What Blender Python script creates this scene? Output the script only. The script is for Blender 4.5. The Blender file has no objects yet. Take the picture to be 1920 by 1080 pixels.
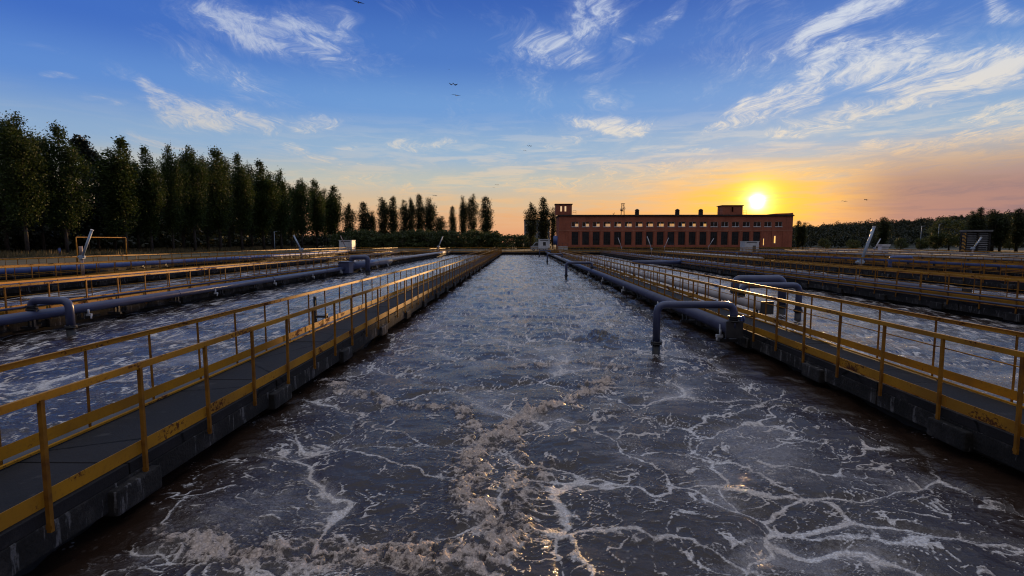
import bpy, bmesh, math, random
import numpy as np
from mathutils import Vector, Matrix
PI = math.pi; R = math.radians
C = bpy.context.scene.collection
scene = bpy.context.scene
random.seed(7)

# ------------------------------------------------------------------ camera
EYE = 2.45                      # deck level is z = 0
PITCH, YAW = R(5.18), R(0.95)
cam_d = bpy.data.cameras.new('camera'); cam = bpy.data.objects.new('camera', cam_d); C.objects.link(cam)
cam_d.sensor_width = 36; cam_d.lens = 18; cam_d.clip_start = 0.05; cam_d.clip_end = 3000
cam.location = (0, 0, EYE); cam.rotation_euler = (PI/2 - PITCH, 0, YAW)
scene.camera = cam
CR = cam.rotation_euler.to_matrix()
def ray(px, py):
    return (CR @ Vector(((px-960)/960, (540-py)/960, -1))).normalized()
def at(px, py, Y):
    d = ray(px, py); t = Y/d.y
    return Vector((d.x*t, Y, EYE + d.z*t))
def on_level(px, py, z):
    d = ray(px, py); t = (z-EYE)/d.z
    return Vector((d.x*t, d.y*t, z))

# ------------------------------------------------------------------ view
scene.view_settings.view_transform = 'Standard'; scene.view_settings.look = 'None'
scene.view_settings.exposure = 0.2; scene.view_settings.gamma = 1.0
scene.cycles.use_denoising = True; scene.cycles.filter_width = 1.15
scene.cycles.max_bounces = 6; scene.cycles.transparent_max_bounces = 8
scene.cycles.caustics_reflective = False; scene.cycles.caustics_refractive = False
scene.cycles.sample_clamp_indirect = 4.0

def lin(r, g, b):
    f = lambda c: c/12.92 if c <= 0.04045 else ((c+0.055)/1.055)**2.4
    return (f(r/255), f(g/255), f(b/255), 1)

class NT:
    def __init__(s, tree): s.t = tree; s.n = tree.nodes; s.l = tree.links
    def new(s, typ, **kw):
        nd = s.n.new(typ)
        for k, v in kw.items(): setattr(nd, k, v)
        return nd
    def put(s, sock, v):
        if isinstance(v, bpy.types.NodeSocket): s.l.new(v, sock)
        else: sock.default_value = v
    def math(s, op, a, b=0.0, c=0.0, clamp=False):
        nd = s.new('ShaderNodeMath', operation=op, use_clamp=clamp)
        for i, v in enumerate((a, b, c)): s.put(nd.inputs[i], v)
        return nd.outputs[0]
    def vmath(s, op, a, b=(0, 0, 0), out=0):
        nd = s.new('ShaderNodeVectorMath', operation=op)
        s.put(nd.inputs[0], a); s.put(nd.inputs[1], b)
        return nd.outputs[out]
    def mix(s, f, a, b, blend='MIX'):
        nd = s.new('ShaderNodeMix', data_type='RGBA', blend_type=blend)
        s.put(nd.inputs[0], f); s.put(nd.inputs[6], a); s.put(nd.inputs[7], b)
        return nd.outputs[2]
    def ramp(s, f, stops, interp='LINEAR'):
        nd = s.new('ShaderNodeValToRGB'); cr = nd.color_ramp; cr.interpolation = interp
        while len(cr.elements) < len(stops): cr.elements.new(0.5)
        for e, (p, c) in zip(cr.elements, stops):
            e.position = p; e.color = c if len(c) == 4 else (*c, 1)
        s.put(nd.inputs[0], f); return nd.outputs[0]
    def step(s, v, a, b, lo=0.0, hi=1.0):
        nd = s.new('ShaderNodeMapRange', interpolation_type='SMOOTHSTEP', clamp=True)
        for i, x in enumerate((v, a, b, lo, hi)): s.put(nd.inputs[i], x)
        return nd.outputs[0]
    def noise(s, vec, scale, detail=4, rough=0.55, dist=0.0):
        nd = s.new('ShaderNodeTexNoise'); s.put(nd.inputs['Vector'], vec)
        nd.inputs['Scale'].default_value = scale; nd.inputs['Detail'].default_value = detail
        nd.inputs['Roughness'].default_value = rough; nd.inputs['Distortion'].default_value = dist
        return nd.outputs[0]
    def mapping(s, vec, loc=(0, 0, 0), rot=(0, 0, 0), sc=(1, 1, 1), typ='POINT'):
        nd = s.new('ShaderNodeMapping', vector_type=typ); s.put(nd.inputs[0], vec)
        nd.inputs[1].default_value = loc; nd.inputs[2].default_value = rot; nd.inputs[3].default_value = sc
        return nd.outputs[0]

# ------------------------------------------------------------------ sky
sun_dir = ray(1420, 377)
SUN_AZ = math.atan2(sun_dir.x, sun_dir.y); SUN_EL = math.asin(sun_dir.z)
world = bpy.data.worlds.new('World'); scene.world = world; world.use_nodes = True
world.cycles.sampling_method = 'MANUAL'; world.cycles.sample_map_resolution = 1024
w = NT(world.node_tree); w.n.clear()
tc = w.new('ShaderNodeTexCoord').outputs['Generated']
sep = w.new('ShaderNodeSeparateXYZ'); w.put(sep.inputs[0], tc)
dx, dy, dz = sep.outputs
az = w.math('ARCTAN2', dx, dy); el = w.math('ARCSINE', dz)
eldeg = w.math('MULTIPLY', el, 180/PI); azdeg = w.math('MULTIPLY', az, 180/PI)
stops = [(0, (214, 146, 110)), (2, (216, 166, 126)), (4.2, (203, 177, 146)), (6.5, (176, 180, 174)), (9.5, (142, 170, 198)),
         (14, (104, 147, 202)), (19, (72, 116, 188)), (25, (50, 91, 172)), (31, (112, 134, 176)), (40, (170, 176, 190)), (55, (222, 220, 220)), (90, (238, 236, 234))]  # upper stops lie above the frame, brightened as added fill light
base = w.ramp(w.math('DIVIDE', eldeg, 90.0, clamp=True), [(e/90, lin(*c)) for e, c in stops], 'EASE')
sd = w.vmath('DOT_PRODUCT', tc, tuple(sun_dir), out=1)
ang = w.math('MULTIPLY', w.math('ARCCOSINE', w.math('MINIMUM', sd, 0.9999999)), 180/PI)
# darker and bluer away from the sun, with an unseen rear sky tuned for fill light
away = w.step(ang, 34, 76)
base = w.mix(w.math('MULTIPLY', w.math('MULTIPLY', away, w.step(eldeg, 4, 16)), 0.60), base, w.mix(1.0, base, (0.40, 0.56, 0.92, 1), 'MULTIPLY'))
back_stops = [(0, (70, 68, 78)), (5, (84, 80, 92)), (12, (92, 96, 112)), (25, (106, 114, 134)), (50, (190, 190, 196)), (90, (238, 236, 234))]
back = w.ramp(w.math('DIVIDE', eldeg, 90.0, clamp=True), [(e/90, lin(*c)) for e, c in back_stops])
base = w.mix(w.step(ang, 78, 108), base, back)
# mauve horizon to the right of the sun
mv = w.math('MULTIPLY', w.step(azdeg, 27.5, 37), w.step(eldeg, 10, 4))
mv = w.math('MULTIPLY', mv, w.step(azdeg, 130, 80))
base = w.mix(w.math('MULTIPLY', mv, 0.9), base, lin(150, 112, 116))
# clouds: a cirrus layer seen in perspective
pl = w.math('ADD', dz, 0.10)
comb = w.new('ShaderNodeCombineXYZ')
w.put(comb.inputs[0], w.math('DIVIDE', dx, pl)); w.put(comb.inputs[1], w.math('DIVIDE', dy, pl))
P = comb.outputs[0]
warp = w.noise(P, 0.8, 3)
Pw = w.vmath('ADD', P, w.vmath('MULTIPLY', w.new('ShaderNodeTexNoise').outputs[1], (0, 0, 0)))
wn = w.new('ShaderNodeTexNoise'); w.put(wn.inputs['Vector'], P); wn.inputs['Scale'].default_value = 1.1; wn.inputs['Detail'].default_value = 3
Pw = w.vmath('ADD', P, w.vmath('MULTIPLY', w.vmath('SUBTRACT', wn.outputs['Color'], (.5, .5, .5)), (.9, .9, 0)))
n_streak = w.noise(w.mapping(Pw, rot=(0, 0, R(12)), sc=(4.6, 1.1, 1)), 1.5, 9, 0.62, 0.6)
n_puff = w.noise(w.mapping(Pw, sc=(3.0, 2.2, 1)), 2.6, 8, 0.65, 0.3)
n_fine = w.noise(w.mapping(Pw, rot=(0, 0, R(25)), sc=(9.0, 4.0, 1)), 2.2, 6, 0.68, 0.8)
n_vf = w.noise(w.mapping(Pw, rot=(0, 0, R(18)), sc=(16.0, 6.0, 1)), 3.0, 6, 0.7, 0.6)
n_all = w.math('ADD', w.math('MULTIPLY', w.math('SUBTRACT', n_vf, .5), .26), w.math('ADD', w.math('MULTIPLY', n_streak, 0.40), w.math('ADD', w.math('MULTIPLY', n_puff, 0.26), w.math('MULTIPLY', n_fine, 0.34))))
ca = w.new('ShaderNodeCombineXYZ'); w.put(ca.inputs[0], az); w.put(ca.inputs[1], el)
AE = ca.outputs[0]
# wobble so that the cloud patches have no smooth outline
wb = w.new('ShaderNodeTexNoise'); w.put(wb.inputs['Vector'], AE); wb.inputs['Scale'].default_value = 9; wb.inputs['Detail'].default_value = 4
AEw = w.vmath('ADD', AE, w.vmath('MULTIPLY', w.vmath('SUBTRACT', wb.outputs['Color'], (.5, .5, .5)), (.16, .07, 0)))
patches = [  # pixel centre, radii, tilt (deg, + falls to the right), weight
 (520,62,190,48,8,1.0),(610,40,80,34,5,.8),(425,130,150,40,24,.75),(300,185,85,26,33,.95),(400,212,130,36,9,1.0),(590,226,120,24,-8,.85),
 (300,262,95,15,8,.8),(93,149,50,10,-8,.8),(200,193,45,11,-5,.6),(540,275,60,16,-10,.8),(625,286,95,15,-5,.8),(660,312,110,11,7,.7),
 (800,278,90,15,-9,.8),(700,345,160,20,5,.75),(930,308,120,18,5,.6),(110,105,70,12,5,.35),(740,100,60,14,28,.45),
 (1110,15,80,70,-45,.95),(1045,90,110,30,5,.9),(1225,28,75,24,-45,.75),(1190,78,55,18,-40,.65),(1400,8,50,24,-10,.7),(1560,50,150,28,-16,1.05),
 (1135,132,75,16,-12,.65),(1140,180,45,30,35,.75),(1145,230,120,24,6,1.0),(1470,175,140,38,-30,1.0),(1640,118,190,52,4,1.0),(1820,125,190,58,0,1.0),
 (1640,195,180,28,-3,.95),(1880,212,110,30,-5,.9),(1520,238,140,18,-3,.9),(1350,246,80,13,-5,.8),(1740,268,260,20,-3,.95),(1760,302,260,22,-5,.95),
 (1300,284,60,9,0,.8),(1030,266,110,18,-10,.7),(1560,280,110,12,3,.7),(1250,322,260,30,3,.8),(1080,348,260,26,0,.75),(1500,335,260,26,-3,.85),
 (1720,352,330,24,-4,.95),(1340,352,90,20,0,.7),(1905,15,50,24,30,.9),(1180,290,140,15,4,.6),(1420,395,260,14,0,.7),(1750,385,260,12,0,.6),(980,390,200,14,0,.5)]
dens = None
for (cx, cy, rx, ry, tilt, amp) in patches:
    d0 = ray(cx, cy); a0 = math.atan2(d0.x, d0.y); e0 = math.asin(d0.z)
    k = math.cos(a0)
    m = w.mapping(AEw, loc=(a0, e0, 0), rot=(0, 0, -R(tilt)), sc=(rx/960*k*1.25, ry/960*k*1.25, 1), typ='TEXTURE')
    ln = w.vmath('LENGTH', m, out=1)
    v = w.step(ln, 1.25, 0.25, 0.0, amp)
    dens = v if dens is None else w.math('MAXIMUM', dens, v)
# outside the photographed part of the sky: more cirrus, added for neutral fill
other = w.math('MULTIPLY', w.step(w.math('ABSOLUTE', azdeg), 50, 75), 0.55)
high = w.math('MULTIPLY', w.step(eldeg, 26, 40), 0.5)
wisps = w.math('MULTIPLY', w.math('MULTIPLY', w.step(eldeg, 4, 8), w.step(azdeg, -40, -5, .15, 1.0)), w.step(w.noise(AE, 5.0, 3), .42, .62, .25, .60))
dens = w.math('MAXIMUM', w.math('MAXIMUM', dens, wisps), w.math('MAXIMUM', other, high))
thr = w.math('SUBTRACT', 0.80, w.math('MULTIPLY', dens, 0.435))
over = w.math('SUBTRACT', n_all, thr)
cover = w.math('ADD', w.math('MULTIPLY', w.step(over, 0.0, 0.25), 0.85), w.math('MULTIPLY', w.step(over, -0.16, 0.16), 0.22), clamp=True)
cover = w.math('MULTIPLY', cover, w.step(eldeg, 0.0, 3.0))
AEs = w.vmath('ADD', AE, w.vmath('MULTIPLY', w.vmath('SUBTRACT', wb.outputs['Color'], (.5, .5, .5)), (.05, .012, 0)))
lows = w.noise(w.mapping(AEs, rot=(0, 0, R(-4)), sc=(5.0, 40, 1)), 1.5, 9, .64, .25)
low_on = w.math('MULTIPLY', w.step(eldeg, .6, 3.0), w.step(eldeg, 15, 6.5))
low_on = w.math('MULTIPLY', low_on, w.step(azdeg, -42, 12, .25, 1.0))
cover_low = w.math('MULTIPLY', w.math('MULTIPLY', w.step(lows, .44, .62), low_on), w.math('ADD', .60, w.math('MULTIPLY', mv, .28)))
cover = w.math('MAXIMUM', cover, cover_low)
ccol = w.ramp(w.math('DIVIDE', eldeg, 30.0, clamp=True), [(0, lin(196, 118, 84)), (.1, lin(226, 158, 96)), (.2, lin(240, 196, 140)), (.33, lin(226, 212, 190)), (.55, lin(208, 212, 218)), (.8, lin(196, 206, 224)), (1, lin(184, 198, 224))])
ccol = w.mix(w.math('MULTIPLY', mv, 0.9), ccol, lin(114, 100, 120))
ccol = w.mix(w.math('MULTIPLY', away, 0.6), ccol, w.mix(1.0, ccol, (.62, .68, .82, 1), 'MULTIPLY'))
sky = w.mix(w.math('MULTIPLY', cover, w.step(azdeg, -30, 20, .70, .90)), base, ccol)
# sunset aureole: wide and low, then tight
da = w.math('SUBTRACT', azdeg, SUN_AZ*180/PI); de = w.math('SUBTRACT', eldeg, SUN_EL*180/PI)
q = w.math('ADD', w.math('POWER', w.math('DIVIDE', da, 13.5), 2.0), w.math('POWER', w.math('DIVIDE', de, 3.3), 2.0))
g_wide = w.math('MULTIPLY', w.math('POWER', 2.718, w.math('MULTIPLY', q, -1.0)), w.math('SUBTRACT', 1.0, w.math('MULTIPLY', mv, .8)))
q2 = w.math('ADD', w.math('POWER', w.math('DIVIDE', da, 5.8), 2.0), w.math('POWER', w.math('DIVIDE', de, 2.6), 2.0))
g_mid = w.math('POWER', 2.718, w.math('MULTIPLY', q2, -1.0))
q3 = w.math('POWER', w.math('DIVIDE', ang, 2.0), 2.0)
g_core = w.math('POWER', 2.718, w.math('MULTIPLY', q3, -1.0))
streak = w.step(w.noise(w.mapping(AEs, sc=(6, 62, 1)), 1.3, 8, .62, .2), .30, .62, .30, 1.2)
sky = w.mix(w.math('MULTIPLY', w.math('MULTIPLY', g_wide, 0.62), streak, clamp=True), sky, lin(250, 170, 62))
sky = w.mix(w.math('MULTIPLY', w.math('MULTIPLY', g_mid, 0.85), streak, clamp=True), sky, (1.0, 0.56, 0.03, 1))
sky = w.mix(w.math('MULTIPLY', g_core, w.math('ADD', .35, w.math('MULTIPLY', streak, .6)), clamp=True), sky, (1.5, 0.95, 0.10, 1))
# the sun itself, burning through the thin cloud: brightness falls off smoothly from its centre
def fall(r, k):
    return w.math('MULTIPLY', w.math('POWER', 2.718, w.math('MULTIPLY', w.math('POWER', w.math('DIVIDE', ang, r), 2.0), -1.0)), k)
glare = w.math('ADD', w.math('MULTIPLY', fall(.50, 7.0), w.math('ADD', .55, w.math('MULTIPLY', streak, .5))), w.math('MULTIPLY', fall(1.1, 1.0), w.math('ADD', .25, w.math('MULTIPLY', streak, .85))))
gcol = w.vmath('SCALE', (1.0, .86, .50)); w.l.new(glare, gcol.node.inputs['Scale'])
sky = w.mix(1.0, sky, gcol, 'ADD')
nish = w.new('ShaderNodeTexSky', sky_type='NISHITA'); nish.sun_disc = False
nish.sun_elevation = SUN_EL; nish.sun_rotation = SUN_AZ; nish.air_density = 1.2; nish.dust_density = 1.0; nish.ozone_density = 1.5
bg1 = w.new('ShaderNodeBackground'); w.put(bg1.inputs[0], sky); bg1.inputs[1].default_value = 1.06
bg2 = w.new('ShaderNodeBackground'); w.put(bg2.inputs[0], nish.outputs[0]); bg2.inputs[1].default_value = 0.05
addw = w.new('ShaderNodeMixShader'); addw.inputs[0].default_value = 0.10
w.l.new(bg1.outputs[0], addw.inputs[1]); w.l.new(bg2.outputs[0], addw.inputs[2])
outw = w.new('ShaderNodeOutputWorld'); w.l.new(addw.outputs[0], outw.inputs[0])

# ------------------------------------------------------------------ sun
sl = bpy.data.lights.new('sun', 'SUN'); sl.energy = 4.2; sl.angle = R(0.6); sl.color = (1.0, 0.60, 0.26)
so = bpy.data.objects.new('sun', sl); C.objects.link(so)
so.rotation_euler = (-sun_dir).to_track_quat('-Z', 'Y').to_euler()

# ------------------------------------------------------------------ helpers
def tag(o, label=None, cat=None, group=None, kind=None):
    if label: o['label'] = label
    if cat: o['category'] = cat
    if group: o['group'] = group
    if kind: o['kind'] = kind
    return o
def empty(name, loc, label, cat, group=None, rz=0):
    o = bpy.data.objects.new(name, None); C.objects.link(o); o.location = loc; o.rotation_euler.z = rz
    o.empty_display_size = 0.3
    return tag(o, label, cat, group)
def link(name, me, parent=None, loc=(0, 0, 0), rz=0):
    o = bpy.data.objects.new(name, me); C.objects.link(o); o.location = loc; o.rotation_euler.z = rz
    if parent is not None: o.parent = parent
    return o
class MB:
    """Collects shapes and links them as ONE mesh object."""
    def __init__(s): s.bm = bmesh.new()
    def box(s, a, b, bevel=0.0):
        x0, y0, z0 = a; x1, y1, z1 = b
        r = bmesh.ops.create_cube(s.bm, size=1.0, matrix=Matrix.Translation(((x0+x1)/2, (y0+y1)/2, (z0+z1)/2)) @ Matrix.Diagonal((abs(x1-x0), abs(y1-y0), abs(z1-z0), 1)))
        if bevel:
            es = list({e for v in r['verts'] for e in v.link_edges})
            bmesh.ops.bevel(s.bm, geom=es, offset=bevel, segments=2, affect='EDGES', profile=0.6)
        return s
    def tube(s, pts, rad, n=12, caps=True):
        pts = [Vector(p) for p in pts]
        rads = rad if isinstance(rad, (list, tuple)) else [rad]*len(pts)
        rings = []; up = None
        for i, p in enumerate(pts):
            t = ((pts[min(i+1, len(pts)-1)] - p).normalized() + (p - pts[max(i-1, 0)]).normalized()).normalized()
            if up is None: up = t.orthogonal().normalized()
            up = (up - t*up.dot(t)).normalized(); sd_ = t.cross(up)
            rings.append([s.bm.verts.new(p + (up*math.cos(2*PI*k/n) + sd_*math.sin(2*PI*k/n))*rads[i]) for k in range(n)])
        for a, b in zip(rings, rings[1:]):
            for k in range(n):
                f = s.bm.faces.new((a[k], a[(k+1) % n], b[(k+1) % n], b[k])); f.smooth = True
        if caps:
            s.bm.faces.new(rings[0][::-1]); s.bm.faces.new(rings[-1])
        return s
    def prism(s, pts2, axis, lo, hi):
        """pts2 outline extruded along an axis ('x','y' or 'z')."""
        def P3(u, v, t): return {'x': (t, u, v), 'y': (u, t, v), 'z': (u, v, t)}[axis]
        a = [s.bm.verts.new(P3(u, v, lo)) for u, v in pts2]; b = [s.bm.verts.new(P3(u, v, hi)) for u, v in pts2]
        n = len(pts2)
        for k in range(n): s.bm.faces.new((a[k], a[(k+1) % n], b[(k+1) % n], b[k]))
        s.bm.faces.new(a[::-1]); s.bm.faces.new(b); return s
    def mesh(s, name, mat):
        bmesh.ops.recalc_face_normals(s.bm, faces=s.bm.faces[:])
        me = bpy.data.meshes.new(name); s.bm.to_mesh(me); s.bm.free()
        if mat: me.materials.append(mat)
        return me
    def build(s, name, mat, parent=None, loc=(0, 0, 0), rz=0):
        return link(name, s.mesh(name, mat), parent, loc, rz)
def np_mesh(name, verts, faces, mat, smooth=False):
    """verts (n,3), faces (m,4) quads."""
    me = bpy.data.meshes.new(name)
    nv, nf, k = len(verts), len(faces), faces.shape[1]
    me.vertices.add(nv); me.vertices.foreach_set('co', np.ascontiguousarray(verts, np.float32).ravel())
    me.loops.add(nf*k); me.loops.foreach_set('vertex_index', np.ascontiguousarray(faces, np.int32).ravel())
    me.polygons.add(nf); me.polygons.foreach_set('loop_start', np.arange(0, nf*k, k, dtype=np.int32))
    me.polygons.foreach_set('loop_total', np.full(nf, k, np.int32))
    if smooth: me.polygons.foreach_set('use_smooth', np.ones(nf, bool))
    me.update(); me.validate()
    if mat: me.materials.append(mat)
    return me

# ------------------------------------------------------------------ materials
def pmat(name, rough=0.6, metal=0.0, spec=0.5):
    m = bpy.data.materials.new(name); m.use_nodes = True
    t = NT(m.node_tree); b = t.n['Principled BSDF']
    b.inputs['Roughness'].default_value = rough; b.inputs['Metallic'].default_value = metal
    b.inputs['Specular IOR Level'].default_value = spec
    geo = t.new('ShaderNodeNewGeometry').outputs['Position']
    return m, t, b, geo
def bump(t, b, h, strength=0.4, dist=0.02):
    nd = t.new('ShaderNodeBump'); nd.inputs['Strength'].default_value = strength; nd.inputs['Distance'].default_value = dist
    t.put(nd.inputs['Height'], h); t.put(b.inputs['Normal'], nd.outputs[0])
def varied(name, c0, c1, scale=3, rough=0.7, detail=5, metal=0, bs=0.0, lo=.35, hi=.65, spec=.4, stretch=(1, 1, 1)):
    m, t, b, p = pmat(name, rough, metal, spec)
    n = t.noise(t.mapping(p, sc=stretch), scale, detail, .6)
    t.put(b.inputs['Base Color'], t.ramp(n, [(lo, c0), (hi, c1)]))
    if bs: bump(t, b, t.noise(p, scale*6, 4), bs, .01)
    return m
def yellow_paint():
    m, t, b, p = pmat('yellow_paint', .6, 0, .22)
    n1 = t.noise(t.mapping(p, sc=(1, .5, 1)), 2.2, 7, .68); n2 = t.noise(p, 26, 5, .6)
    fade = t.mix(t.step(t.noise(p, .9, 3), .35, .7), (.43, .195, .010, 1), (.28, .125, .012, 1))
    dirt = t.mix(t.math('MULTIPLY', t.step(n2, .5, .72), .45), fade, (.20, .09, .014, 1))
    rust = t.step(t.math('ADD', t.math('MULTIPLY', n1, .72), t.math('MULTIPLY', n2, .28)), .548, .60)
    t.put(b.inputs['Base Color'], t.mix(rust, dirt, t.mix(n2, (.022, .009, .005, 1), (.13, .038, .012, 1))))
    t.put(b.inputs['Roughness'], t.math('ADD', .52, t.math('MULTIPLY', rust, .4)))
    bump(t, b, t.math('ADD', n2, t.math('MULTIPLY', rust, -.6)), .25, .004)
    return m
def concrete_stained(k=1.0):
    m, t, b, p = pmat('stained_concrete' if k == 1 else 'pale_stained_concrete', .85, 0, .3)
    n = t.noise(p, 1.6, 7, .68); n2 = t.noise(t.mapping(p, sc=(5, 5, .7)), 2.0, 6, .62); n3 = t.noise(p, 24, 5, .65)
    c = t.ramp(n, [(.40, (.008*k, .007*k, .006*k)), (.54, (.020*k, .017*k, .016*k)), (.68, (.075*k, .066*k, .06*k))])
    streaks = t.step(n2, .57, .64)
    c = t.mix(t.math('MULTIPLY', streaks, .55), c, (.22, .205, .20, 1))
    c = t.mix(t.math('MULTIPLY', t.step(n3, .48, .68), .75), c, (.018, .015, .013, 1))
    t.put(b.inputs['Base Color'], c)
    bump(t, b, t.math('ADD', n3, t.math('MULTIPLY', n, .8)), .7, .03)
    return m
def asphalt():
    m, t, b, p = pmat('walkway_surface', .78, 0, .16)
    n = t.noise(p, 1.1, 5, .6); n2 = t.noise(p, 60, 3, .6); n3 = t.noise(p, 7, 5, .7)
    c = t.ramp(n, [(.35, (.008, .0072, .0078)), (.65, (.021, .0185, .020))])
    c = t.mix(t.math('MULTIPLY', t.step(n3, .52, .7), .5), c, (.011, .010, .011, 1))
    c = t.mix(t.math('MULTIPLY', n2, .25), c, (.07, .065, .062, 1))
    c = t.mix(t.math('MULTIPLY', t.step(t.noise(p, .6, 6, .7), .56, .66), .6), c, (.012, .011, .011, 1))
    ck = t.new('ShaderNodeTexVoronoi', feature='DISTANCE_TO_EDGE'); ck.inputs['Scale'].default_value = .42
    t.put(ck.inputs['Vector'], t.vmath('ADD', p, t.vmath('MULTIPLY', t.vmath('SUBTRACT', t.new('ShaderNodeTexNoise').outputs[1], (.5, .5, .5)), (.0, .0, 0))))
    c = t.mix(t.step(t.math('ADD', ck.outputs['Distance'], t.math('MULTIPLY', t.math('SUBTRACT', n3, .5), .05)), .012, .003), c, (.003, .003, .003, 1))
    c = t.mix(t.math('MULTIPLY', t.step(t.noise(p, 2.3, 5, .7), .58, .70), .35), c, (.085, .078, .074, 1))
    t.put(b.inputs['Base Color'], c)
    t.put(b.inputs['Roughness'], t.math('ADD', .62, t.math('MULTIPLY', n, .3)))
    bump(t, b, t.math('ADD', n2, n3), .5, .008)
    return m
def brick():
    m, t, b, p = pmat('red_brick', .85, 0, .25)
    sp = t.new('ShaderNodeSeparateXYZ'); t.put(sp.inputs[0], p)
    cb = t.new('ShaderNodeCombineXYZ'); t.put(cb.inputs[0], t.math('ADD', sp.outputs[0], sp.outputs[1])); t.put(cb.inputs[1], sp.outputs[2])
    br = t.new('ShaderNodeTexBrick'); t.put(br.inputs['Vector'], cb.outputs[0])
    br.inputs['Scale'].default_value = 2.0; br.inputs['Mortar Size'].default_value = .012
    br.inputs['Brick Width'].default_value = .5; br.inputs['Row Height'].default_value = .17
    br.inputs['Color1'].default_value = (.44, .125, .066, 1); br.inputs['Color2'].default_value = (.34, .092, .052, 1); br.inputs['Mortar'].default_value = (.24, .15, .12, 1)
    n = t.noise(p, .35, 6, .6)
    dr = t.noise(t.mapping(p, sc=(1.6, 1.6, .12)), 1.0, 6, .65)
    c = t.mix(t.step(n, .35, .7, 0, .55), br.outputs[0], t.mix(1.0, br.outputs[0], (.58, .52, .52, 1), 'MULTIPLY'))
    c = t.mix(t.step(dr, .52, .72, 0, .55), c, (.10, .045, .032, 1))
    t.put(b.inputs['Base Color'], c)
    return m
def foliage(name, dark, light, trans=.3):
    m = bpy.data.materials.new(name); m.use_nodes = True
    t = NT(m.node_tree); b = t.n['Principled BSDF']; out = t.n['Material Output']
    oi = t.new('ShaderNodeObjectInfo'); geo = t.new('ShaderNodeNewGeometry')
    n = t.noise(geo.outputs['Position'], .55, 4, .6)
    f = t.math('ADD', t.math('MULTIPLY', n, .75), t.math('MULTIPLY', geo.outputs['Random Per Island'], .35))
    c = t.ramp(f, [(.32, dark), (.75, light)])
    c = t.mix(t.math('MULTIPLY', oi.outputs['Random'], .35), c, t.mix(1, c, (1.25, .95, .7, 1), 'MULTIPLY'))
    t.put(b.inputs['Base Color'], c); b.inputs['Roughness'].default_value = .6; b.inputs['Specular IOR Level'].default_value = .25
    tr = t.new('ShaderNodeBsdfTranslucent'); t.put(tr.inputs[0], c)
    mx = t.new('ShaderNodeMixShader'); mx.inputs[0].default_value = trans
    t.l.new(b.outputs[0], mx.inputs[1]); t.l.new(tr.outputs[0], mx.inputs[2]); t.l.new(mx.outputs[0], out.inputs[0])
    return m
def glass_mat():
    m = bpy.data.materials.new('window_glass'); m.use_nodes = True
    t = NT(m.node_tree); out = t.n['Material Output']
    gl = t.new('ShaderNodeBsdfGlossy'); gl.inputs['Roughness'].default_value = .05
    tr = t.new('ShaderNodeBsdfTransparent'); tr.inputs[0].default_value = (.75, .78, .8, 1)
    fr = t.new('ShaderNodeFresnel'); fr.inputs[0].default_value = 1.5
    mx = t.new('ShaderNodeMixShader'); t.put(mx.inputs[0], t.math('MULTIPLY', fr.outputs[0], 1.0, clamp=True))
    t.l.new(tr.outputs[0], mx.inputs[1]); t.l.new(gl.outputs[0], mx.inputs[2]); t.l.new(mx.outputs[0], out.inputs[0])
    return m
def emit_mat(name, col, s):
    m, t, b, p = pmat(name, .5)
    t.put(b.inputs['Base Color'], (.1, .1, .1, 1)); t.put(b.inputs['Emission Color'], col); b.inputs['Emission Strength'].default_value = s
    return m
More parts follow.
